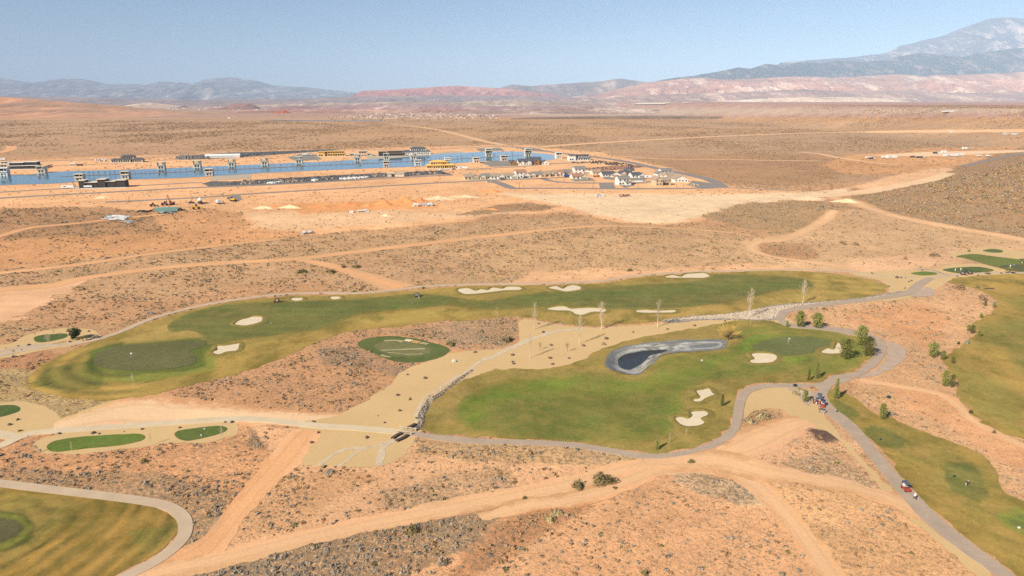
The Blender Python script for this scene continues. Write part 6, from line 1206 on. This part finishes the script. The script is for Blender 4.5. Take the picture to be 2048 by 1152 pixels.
# towns too far to tell the houses apart
def speck(name, P, n, m, s0, seed, hz_=.35):
    r = np.random.default_rng(seed); P = np.array(P, float); a = r.uniform(P[:, 0].min(), P[:, 0].max(), n*3); b = r.uniform(P[:, 1].min(), P[:, 1].max(), n*3); k = sdist(P, a, b) > 0; q = MB()
    for u, v in zip(a[k][:n], b[k][:n]):
        x, y = at_z(u, v, 0); px = y/F; w_ = s0*px*r.uniform(.5, 1.8); q.box(x-w_/2, x+w_/2, y, y+w_, -1, w_*hz_)
    prop(q.build(name, m), kind='stuff')
speck('far_town_houses', [(640,236),(760,226),(1000,226),(1000,238),(800,238)], 260, M_CREAM, 2.0, 1); speck('far_town_houses', [(300,218),(480,212),(900,208),(900,214),(500,222)], 180, M_WHITE, 2.0, 2); speck('far_town_houses', [(1180,216),(1300,208),(1480,206),(1500,212),(1300,216)], 120, M_WHITE, 2.2, 3); speck('far_town_trees', [(620,238),(760,228),(1000,228),(1000,240),(700,243)], 220, M_CEDAR, 1.6, 4)
for a, b_, v, w_ in ((1270,1335,208.5,4),(1370,1460,206.0,4)):
    ribbon('far_building_line', [(a, v), (b_, v-.3)], 60, M_RCREAM, 6, noshrub=False)  # flat pale ribbons standing in for distant lines of white buildings
# --- small palms on the causeway and around the site (too small to show their parts)
def small_palm_mesh(s):
    (a, b), (c, d) = palm_mesh(s, 11, .36, .7, .045); k = len(a); return a+c, b+[tuple(i+k for i in f) for f in d], len(b)
SPM = []
for s in range(3):
    V, Fc, nt = small_palm_mesh(s+70); me = bpy.data.meshes.new('palm_tree'); me.from_pydata([tuple(p) for p in V], [], Fc); me.materials.append(M_BROWN); me.materials.append(M_CEDAR)
    me.polygons.foreach_set('material_index', [0]*nt+[1]*(len(Fc)-nt)); SPM.append(me)
CW = spline([(122,353.5),(200,350.5),(330,345.5),(460,339.5),(600,333),(760,326),(900,319),(1000,313.5),(1045,311)], False, 3)
def palm_small(u, v, hpx, lab, group):
    x, y, z = G(u, v); px = (y*cp-(z-CH)*sp)/F; o = bpy.data.objects.new('palm_tree', SPM[random.randrange(3)]); COL.objects.link(o); o.location = (x, y, z+.2); h = hpx*px; o.scale = (h, h, h); o.rotation_euler = (0, 0, random.uniform(0, 6)); prop(o, lab, 'palm', group)
r = np.random.default_rng(3); u = 168.
while u < 1040:
    v = np.interp(u, CW[:, 0], CW[:, 1]); tall = r.random() < .25 or u < 250
    palm_small(u, v+r.uniform(-.4, .4), (8.5 if u < 250 else 7.2)*r.uniform(.85, 1.1) if tall else r.uniform(3.8, 5), 'small palm on the narrow causeway in the lake', 'palms on the lake causeway'); u += r.uniform(8, 13)
for u0, u1, v0, v1, n in ((500,880,353,345,34),(420,620,360,357,8),(350,640,311,301,14),(790,910,343,341,8)):
    for k in range(n):
        t = r.random(); palm_small(u0+(u1-u0)*t, v0+(v1-v0)*t+r.uniform(-1.2, 1.5), r.uniform(3.2, 5), 'small dark tree planted along the %s dark nursery strip' % ('upper' if v0 < 320 else 'lower'), 'trees of the nursery strips')
for where, L in (('beside the low treed house on the near shore', ((148,373,7),(151,376,8),(206,374,5),(238,372,6),(246,372,8),(249,374,7))), ('along the lake street beyond the white modern house', ((1178,322,5),(1184,323,5),(1190,324,5),(1200,325,5),(1210,326,4),(1222,327,4),(1232,328,4))),
                 ('beside a far shore boathouse', ((330,340,5),(401,337,5),(470,334,5),(537,331,5),(608,328,5),(716,324,6),(833,320,6),(838,320,5))), ('near the charcoal roofed white house on the far shore', ((845,311,4),(856,311,5))), ('beside the left boathouse tower', ((983,312,7),(987,313,6)))):
    for i, (u, v, h) in enumerate(L): palm_small(u, v, h, 'small dark tree %s, %s' % (where, ORD[i] if i == 0 else ORD[i]+' from left'), 'garden trees by the lake houses')
palm_small(1100, 331, 4, 'small tree right of the farmhouse by the lake street', 'garden trees by the lake houses')
# --- stacked stone on the nursery strips: a mass of pallets and boulders
def rubble(name, P, n, s0, m, seed, hh=.7):
    r = np.random.default_rng(seed); P = np.array(P, float); a = r.uniform(P[:, 0].min(), P[:, 0].max(), n*4); b = r.uniform(P[:, 1].min(), P[:, 1].max(), n*4); k = sdist(P, a, b) > .5; a = a[k][:n]; b = b[k][:n]; x, y, z = G(a, b); q = MB()
    for X, Y, Z in zip(x, y, z): s = s0*r.uniform(.5, 1.4); q.taper(X-s/2, X+s/2, Y-s*.4, Y+s*.4, Z, Z+s*hh, s*.12, s*.12)
    prop(q.build(name, m), kind='stuff')
NS = [(440,371),(470,364),(640,354.5),(768,348),(880,343),(895,348),(768,353),(640,361),(520,368)]
rubble('stacked_stone', NS, 420, 2.2, M_RDARK, 1); rubble('stacked_stone', NS, 300, 1.8, M_RTAN, 2); rubble('stacked_stone', [(385,318),(440,309),(640,301),(640,303),(520,311),(460,315)], 260, 2.2, M_RDARK, 3); rubble('stacked_stone', [(355,319),(358,312),(385,311),(385,318)], 60, 2.4, M_RGREY, 4)
rubble('bank_boulders', [(1068,344),(1160,338.5),(1240,332),(1290,334),(1225,339.5),(1100,350)], 420, 1.7, M_RRED, 5); rubble('bank_boulders', [(1068,344),(1160,338.5),(1240,332),(1290,334),(1225,339.5),(1100,350)], 160, 1.6, M_SHELL, 6); rubble('street_side_boulders', [(1140,327),(1200,322),(1250,327),(1280,333),(1240,333),(1190,328)], 160, 1.6, M_SHELL, 7)
rubble('white_stone_heap', [(530,367.5),(560,363.5),(566,365),(545,367.5)], 120, 1.6, M_RWHITE, 8); rubble('white_stone_heap', [(622,361),(630,359.5),(637,361),(630,363)], 60, 1.6, M_RWHITE, 9); rubble('white_stone_heap', [(675,358),(700,356.5),(738,354),(735,356),(690,359.5)], 160, 1.6, M_RWHITE, 10)
# --- dirt mounds
M_MO = mat('orange_mound_soil', S(232, 152, 96), .95, .25, .14, bump=.7, bscale=.8); M_MP = mat('pale_mound_soil', S(250, 206, 162), .95, .25, .12, bump=.7, bscale=.8)
def mound(u, v, wpx, hpx, m_, lab, seed):
    x, y, z = G(u, v); px = (y*cp-(z-CH)*sp)/F; W = wpx*px; h = hpx*px; V = []; Fc = []; R_, N = 12, 28; r = np.random.default_rng(seed); ph = r.uniform(0, 6.28, 3)
    for i in range(R_+1):
        for j in range(N):
            t = 2*math.pi*j/N; q = i/R_; rr = q*(1+.22*math.sin(2*t+ph[0])+.13*math.sin(5*t+ph[1])); X = math.cos(t)*rr*W/2; Y = math.sin(t)*rr*W*.28
            V.append((X, Y, h*max(0, (1-q)**1.15)*(1+.5*(float(vnoise(X+x, Y+y, W*.13, seed))-.5))*(1+.35*math.cos(t*2+ph[2])*q)-(.15 if i == R_ else 0)))
    for i in range(R_):
        for j in range(N): a, b = i*N+j, i*N+(j+1) % N; Fc.append((a, a+N, b+N, b))
    o = mesh_obj('dirt_mound', V, Fc, m_); o.location = (x, y, z-.05); o.rotation_euler = (0, 0, r.uniform(-.3, .3)); prop(o, lab, 'mound', 'dirt mounds on the building site')
for i, a in enumerate([(529,417,42,6,M_MP,'pale dirt mound at the left end of the mound row'),(580,415.5,44,7,M_MP,'pale peaked dirt mound, second in the mound row'),(548,414,26,5,M_MO,'low orange mound between the two pale mounds'),(640,414,50,4,M_MO,'low orange mound in the middle of the mound row'),(700,411,60,7,M_MO,'wide orange mound left of the pointed ones'),(735,413,30,6,M_MO,'small rough orange mound in front of the wide one'),(768,409,46,10,M_MO,'tall pointed orange mound, left one of two'),(808,404,52,11,M_MO,'tallest pointed orange mound, right one of two'),(840,402,40,7,M_MO,'orange mound just right of the tallest one'),(878,398,70,6,M_MP,'low pale mound at the right end of the mound row'),(930,394,60,4,M_MP,'flat pale mound far right of the mound row'),(980,384,50,6,M_MO,'rough orange mound below the white car corner'),(205,396,32,6,M_MP,'pale mound below the treed house street'),(152,408,18,3,M_MO,'small dark mound at the far left of the yard'),(410,442,20,3,M_MO,'low orange mound below the yellow loader'),(772,432,30,4,M_MP,'pale mound below the white block row'),(1620,398,80,6,M_MP,'broad pale spoil bank left of the brown hill'),(1692,404,50,7,M_MP,'pale spoil mound at the foot of the brown hill'),(985,419,30,3,M_MO,'low mound beside the dark brush strip')]): mound(*a, i+1)
# --- lamp posts and power poles
def pole(u, v, hpx, lab, arms=False):
    x, y, z = G(u, v); px = (y*cp-(z-CH)*sp)/F; h = hpx*px; e = empty('power_pole' if arms else 'street_lamp', (x, y, z), AX, label=lab, cat='power pole' if arms else 'street lamp', group='poles around the site')
    b = MB(); b.tube((0, 0, 0), (0, 0, h), .18, .12, 6); b.build('pole', M_SHELL, e); b = MB()
    if arms: b.box(-1.6, 1.6, -.08, .08, h*.9, h*.93)
    else: b.tube((0, 0, h*.98), (1.6, 0, h), .07, .06, 4); b.box(1.4, 2.2, -.15, .15, h-.1, h+.05)
    b.build('cross_arm' if arms else 'lamp_head', M_SHELL, e)
for i, (u, v, h, a) in enumerate([(1039,377,13,0),(1186,377,13,0),(1276,376,10,0),(1248,376,10,0),(1353,375,11,0),(1367,374,10,0),(1306,334,12,1),(1372,345,10,1),(1427,356,7,1),(1240,324,8,1),(259,404,11,0),(236,404,6,0),(447,394,8,0),(690,378,6,0),(875,366,6,0),(1457,355,6,1)]):
    pole(u, v, h, ('tall power pole with cross arm beside the curved road, %s' if a else 'thin street lamp beside a site street, %s from left')%(['leftmost' if False else ORD[k] for k in [0]][0] if False else ({'1306':'middle left','1372':'near the bend','1427':'past the bend','1240':'leftmost','1457':'rightmost'}[str(u)] if a else {259:'second',236:'leftmost',447:'third',690:'fourth',875:'fifth',1039:'sixth',1186:'seventh',1248:'eighth',1276:'ninth',1353:'tenth',1367:'eleventh'}[u])), bool(a))

# ------------------------------------------------------------------ golf course: carts, people, pins, bridge
M_CROOF = mat('cart_roof', S(96, 100, 112), .5); M_SEAT = mat('cart_seat', S(222, 214, 200), .7); M_POST = mat('cart_post', (.03, .03, .03), .5)
def golf_cart_proto():
    e = empty('golf_cart', (0, 0, 0)); b = MB(); b.taper(.35, 1.25, -.58, .58, .32, .95, .12, .08); b.taper(-1.2, -.25, -.6, .6, .32, .78, .05, .05); b.box(-.3, .5, -.56, .56, .26, .36); b.build('body', M_PR, e)
    b = MB(); b.box(-.75, -.1, -.55, .55, .80, .95); b.taper(-.85, -.7, -.55, .55, .95, 1.35, .03, .03); b.build('seat', M_SEAT, e)
    b = MB(); b.taper(-1.15, .75, -.62, .62, 1.84, 1.95, .06, .06); b.build('roof', M_CROOF, e)
    for x in (-1.0, .62):
        for y in (-.52, .52): b = MB(); b.tube((x+(.18 if x > 0 else 0), y, .7), (x, y, 1.85), .025, .025, 4); b.build('roof_post', M_POST, e)
    for x in (-.8, .85):
        for y in (-.52, .52): b = MB(); b.wheel((x, y, .24), .24, .18, 10); b.build('wheel', M_TYRE, e)
    for y in (-.25, .25): b = MB(); b.tube((-1.15, y, .6), (-1.35, y, 1.4), .14, .16, 7); b.build('golf_bag', M_PD, e)
    b = MB(); b.tube((.35, .25, .95), (.1, .25, 1.25), .02, .02, 4); b.tube((.1, .25, 1.22), (.08, .25, 1.26), .17, .17, 8); b.build('steering_wheel', M_POST, e)
    e.scale = (.92, .92, .92); return e
CARTP = golf_cart_proto(); first = True
def cart(u, v, heading, lab, body=None, roof=None, lift=.14):
    global first
    e = CARTP if first else copy_tree(CARTP); first = False; x, y, z = G(u, v); e.location = (x, y, z+lift); e.rotation_euler = (0, 0, heading)
    if body or roof:
        for c in e.children:
            if c.name.startswith('body') and body: c.data = c.data.copy(); c.data.materials[0] = body
            if c.name.startswith('roof') and not c.name.startswith('roof_post') and roof: c.data = c.data.copy(); c.data.materials[0] = roof
    prop(e, lab, 'golf cart', 'golf carts on the course'); return e
def hd(u0, v0, u1, v1): a = G(u0, v0); b = G(u1, v1); return math.atan2(b[1]-a[1], b[0]-a[0])
cart(1811,981,hd(1790,942,1835,990),'red golf cart with grey roof alone on the lower right road')
cart(1637,801,hd(1655,785,1630,812),'golf cart at the back of the group of three on the road', M_PD, M_CROOF); cart(1639,807,hd(1655,785,1640,812)-.2,'orange-red golf cart in the middle of the group of three', M_PO); cart(1645,814,hd(1650,795,1648,818),'red golf cart at the front of the group of three', M_PR, M_PD)
cart(553,605,hd(560,606,500,607),'lone dark golf cart on the upper fairway near the small bunkers', M_PM, M_SHELL, .12); cart(835,594,hd(830,594,860,594),'dark golf cart on the upper fairway behind a golfer', M_PD, M_PD, .12)
cart(1926,550,hd(1900,549,1950,549),'dark golf cart at the upper right tees, left one of two', M_PM, M_SHELL); cart(1940,549,hd(1900,549,1950,549)+.2,'dark golf cart at the upper right tees, right one of two', M_PM, M_SHELL)

def cloth_mat(name, legs, torso, skin=(205, 150, 120), hat=(230, 230, 228), waist=.90, neck=1.47, hatz=1.66):
    g = NT(name); z = g.n('ShaderNodeSeparateXYZ', {0: g.tc.outputs['Object']}).outputs[2]
    c = g.mix(g.math('GREATER_THAN', z, .08), S(230, 226, 220), S(*legs)); c = g.mix(g.math('GREATER_THAN', z, waist), c, S(*torso)); c = g.mix(g.math('GREATER_THAN', z, neck), c, S(*skin)); c = g.mix(g.math('GREATER_THAN', z, hatz), c, S(*hat)); g.col(c); return g.m
def person(u, v, heading, lab, m, pose='stand', lift=.0):
    B = {'pelvis': (0, 0, .93), 'chest': (.02, 0, 1.30), 'neck': (.02, 0, 1.46), 'head': (.04, 0, 1.60), 'top': (.03, 0, 1.72)}
    st = {'stand': .0, 'walk': .24, 'bend': .08}[pose]
    if pose == 'bend': B.update(chest=(.26, 0, 1.17), neck=(.38, 0, 1.26), head=(.48, 0, 1.30), top=(.58, 0, 1.34))
    P = [B['pelvis'], B['chest'], B['neck'], B['head'], B['top']]; Rr = [.15, .17, .065, .105, .07]; E = [(0, 1), (1, 2), (2, 3), (3, 4)]
    for s in (-1, 1):
        f = st*s; k = len(P); P += [(f*.1, s*.10, .86), (f*.75, s*.12, .48), (f*(1.0 if s > 0 else 1.25), s*.13, .09), (f*1.0+.16, s*.14, .04)]; Rr += [.105, .075, .05, .045]; E += [(0, k), (k, k+1), (k+1, k+2), (k+2, k+3)]
        cx, cy, cz = B['chest']; k = len(P)
        if pose == 'bend': P += [(cx+.05, s*.2, cz+.06), (cx+.22, s*.2, cz-.22), (cx+.34, s*.05, cz-.42)]
        else: P += [(cx, s*.2, cz+.1), (cx-.05-f*.5, s*.27, cz-.18), (cx+.1-f*.9, s*.25, cz-.42)]
        Rr += [.065, .05, .038]; E += [(1, k), (k, k+1), (k+1, k+2)]
        h = Vector(P[-1]); k0 = len(P)-1; d = Vector((.02, 0, -.09)); 
        for j, oy in enumerate((-.03, -.01, .01, .03)): P.append(tuple(h+d+Vector((.03, oy, -.02*(j % 2))))); Rr.append(.011); E.append((k0, len(P)-1))
        P.append(tuple(h+Vector((.05, -s*.035, -.04)))); Rr.append(.012); E.append((k0, len(P)-1))
    me = bpy.data.meshes.new('person'); me.from_pydata(P, E, []); o = bpy.data.objects.new('person', me); COL.objects.link(o); sm = o.modifiers.new('skin', 'SKIN'); me.skin_vertices or me.update()
    if not me.skin_vertices:
        bpy.context.view_layer.objects.active = o; bpy.ops.mesh.customdata_skin_add()
    for i, s in enumerate(me.skin_vertices[0].data): s.radius = (Rr[i]*(.8 if i < 2 else 1), Rr[i]); s.use_root = (i == 0)
    sb = o.modifiers.new('smooth', 'SUBSURF'); sb.levels = 1; sb.render_levels = 1; me.materials.append(m)
    x, y, z = G(u, v); o.location = (x, y, z+.12+lift); o.rotation_euler = (0, 0, heading); prop(o, lab, 'person', 'golfers'); return o
C1 = cloth_mat('white_shirt_dark_trousers', (52, 54, 74), (240, 240, 244)); C2 = cloth_mat('navy_top_tan_trousers', (206, 176, 146), (44, 54, 84), waist=.88, neck=1.24, hatz=1.34); C3 = cloth_mat('dark_clothes', (56, 60, 76), (48, 52, 70), hat=(60, 60, 70)); C4 = cloth_mat('brown_clothes', (140, 112, 88), (132, 104, 84), hat=(90, 70, 60)); C5 = cloth_mat('white_trousers_dark_top', (228, 226, 222), (54, 66, 84)); C6 = cloth_mat('white_clothes', (226, 222, 218), (240, 238, 236)); C7 = cloth_mat('grey_clothes', (160, 150, 130), (92, 92, 96))
person(1829,1000,hd(1790,942,1835,990),'golfer in white shirt and dark trousers walking down the road behind the red cart',C1,'walk')
person(1931,973,.2,'golfer in navy top and white cap bending over on the large right tee',C2,'bend')
person(1626.4,808,0,'golfer in dark clothes standing left of the parked carts',C3); person(1632.3,810.5,.5,'golfer in white trousers beside the middle parked cart',C5); person(1638.6,826,1,'golfer in brown clothes below the parked carts, left of two others',C4); person(1642.5,827,1.4,'golfer in dark top and white trousers in the middle below the carts',C5,'walk'); person(1647.5,828,.3,'golfer in dark top rightmost below the parked carts',C5,'walk')
person(825,608,1,'golfer in grey clothes standing on the upper fairway below a cart',C7); person(838,598,0,'golfer in white clothes standing beside the upper fairway cart',C6)
person(1910,543.5,0,'golfer in white, leftmost on the upper right tee',C6); person(1921,542.5,.5,'golfer in white, second from left on the upper right tee',C6); person(1932,544,1,'golfer in dark clothes behind the left upper cart',C3); person(2020,536,.5,'golfer in white left of a taller one at the right edge green',C6); person(2027,535,1,'golfer in blue with a white cap at the right edge green',cloth_mat('blue_clothes',(120,130,150),(110,140,180)))
M_FLAG = mat('white_flag', S(240, 240, 244), .8)
for u, v, lab in ((262,719,'white flag pin on the upper left putting green'), (1576,689,'white flag pin on the right putting green')):
    x, y, z = G(u, v); e = empty('flag_pin', (x, y, z+.12), .3, label=lab, cat='flag', group='flags on the greens'); b = MB(); b.tube((0, 0, 0), (0, 0, 2.3), .03, .03, 6); b.build('pin', M_TRIM, e); b = MB(); b.add([(0,-.01,1.7),(.65,-.01,1.75),(.6,-.01,2.2),(0,-.01,2.28),(0,.01,1.7),(.65,.01,1.75),(.6,.01,2.2),(0,.01,2.28)], [(0,1,2,3),(7,6,5,4),(0,4,5,1),(3,2,6,7),(1,5,6,2)]); b.build('flag', M_FLAG, e)
M_MK = mat('dark_marker', (.02, .05, .05), .6)
for u, v, s, m_, lab in [(1908.5,954,.45,M_MK,'dark tee marker block on the large right tee'),(1674,824,.45,M_MK,'dark tee marker block on the first tee below the carts'),(1761,880,.35,M_MK,'dark tee marker block on the middle tee of the strip'),(1590,773,.9,M_MK,'dark cooler box beside the road fork'),(1777,796,.8,M_MK,'dark box standing in the scrub right of the tees'),(2038,1057,.4,M_TRIM,'pale tee marker on the bright tee at the right edge'),(409,859,.4,M_TRIM,'white tee marker on the short oval tee box, upper one'),(402.5,872,.4,M_TRIM,'white tee marker on the short oval tee box, lower one'),(1404,722,.5,M_TRIM,'white marker post on the fairway below the pond'),(908,724,1.0,M_TRIM,'white square cover on the sand right below the practice green'),(542,647,.35,M_TRIM,'white marker on the upper fairway right of the left bunker')]:
    x, y, z = G(u, v); e = empty('marker_box', (x, y, z+.1), .4, label=lab, cat='marker'); b = MB(); b.taper(-s/2, s/2, -s/2, s/2, 0, s*.7, s*.08, s*.08); b.build('block', m_, e); b = MB(); b.box(-s*.3, s*.3, -s*.3, s*.3, s*.7, s*.78); b.build('lid', m_, e)
x, y, z = G(1978, 577.5); b = MB(); b.taper(-2.2, 2.2, -.6, .6, 0, .25, .2, .2); o = b.build('dark_flat_strip', M_SHELL); o.location = (x, y, z+.06); prop(o, 'dark flat strip lying on the golden turf at the upper right', 'flat_strip')  # low dark strip on the turf, its kind not identified
# worn strips on the practice green
M_STRIP = m_sheet('worn_strip_soil', 176, 164, 118, .08, .1, 2); M_STRIPO = m_sheet('worn_orange_soil', 214, 158, 104, .08, .1, 2)
ribbon('worn_strip', [(762,701),(800,699.5),(850,698)], [.9,1.4,1.1], M_STRIP, .1, jit=.2, noshrub=False); ribbon('worn_strip', [(762,710),(772,713),(781,714)], 1.3, M_STRIP, .1, jit=.2, noshrub=False); ribbon('worn_strip', [(810,680),(817,681),(823,682.5)], 2.2, M_BUNKER, .1, noshrub=False); ribbon('worn_strip', [(825,683),(832,684),(838,685.5)], 2.2, M_STRIPO, .1, noshrub=False); ribbon('worn_strip', [(840,686),(848,687),(856,688.5)], 1.8, M_STRIP, .1, noshrub=False)
ribbon('worn_strip', [(776,705),(815,709),(845,708)], .7, M_STRIP, .1, jit=.3, noshrub=False); ribbon('worn_strip', [(768,682),(790,681),(805,684)], 1.6, M_STRIP, .1, jit=.4, noshrub=False)
# little bridge where the path crosses the wash: two timber rails
M_RAIL = mat('rail_timber', S(206, 184, 152), .8, 2, .15); M_STAIN = mat('wing_wall_stone', S(96, 78, 70), .9, 3, .3)
for (a, b_, lab) in (((802,858.5),(831,862.5),'timber guard rail on the far side of the path bridge'), ((793,866.5),(822,870),'timber guard rail on the near side of the path bridge')):
    p = G(*a); q = G(*b_); L = math.hypot(q[0]-p[0], q[1]-p[1]); e = empty('guard_rail', p, math.atan2(q[1]-p[1], q[0]-p[0]), label=lab, cat='railing', group='rails of the path bridge')
    for k in range(4): b = MB(); b.box(L*k/3-.09, L*k/3+.09, -.09, .09, 0, .95); b.build('post', M_RAIL, e)
    b = MB(); b.box(-.3, L+.3, -.15, -.10, .7, .95); b.build('beam', M_RAIL, e); b = MB(); b.box(-.3, L+.3, -.14, -.10, .28, .48); b.build('beam', M_RAIL, e)
for C, lab in (([(813,859),(822,855),(831,850)], 'dark stone wing wall above the path bridge'), ([(785,879),(795,872),(804,868.5)], 'dark stone wing wall below the path bridge, left'), ([(793,884),(806,878),(815,872)], 'dark stone wing wall below the path bridge, right')):
    o = ribbon('wing_wall', C, .8, M_STAIN, .55, .7, kind='thing', noshrub=False); prop(o, lab, 'wall', 'stone walls at the path bridge')
# ------------------------------------------------------------------ the air
hb = MB(); hb.box(-60500, 60500, -4500, 50500, -7, 2600)
hz = hb.build('haze', None); hz['kind'] = 'stuff'
hm = bpy.data.materials.new('haze_air'); hm.use_nodes = True; ht = hm.node_tree; ht.nodes.clear()
ho = ht.nodes.new('ShaderNodeOutputMaterial'); hv = ht.nodes.new('ShaderNodeVolumePrincipled')
hv.inputs['Color'].default_value = (.54, .735, .975, 1); hv.inputs['Density'].default_value = 3.7e-5; hv.inputs['Anisotropy'].default_value = -0.32
ht.links.new(hv.outputs[0], ho.inputs['Volume']); hz.data.materials.append(hm)
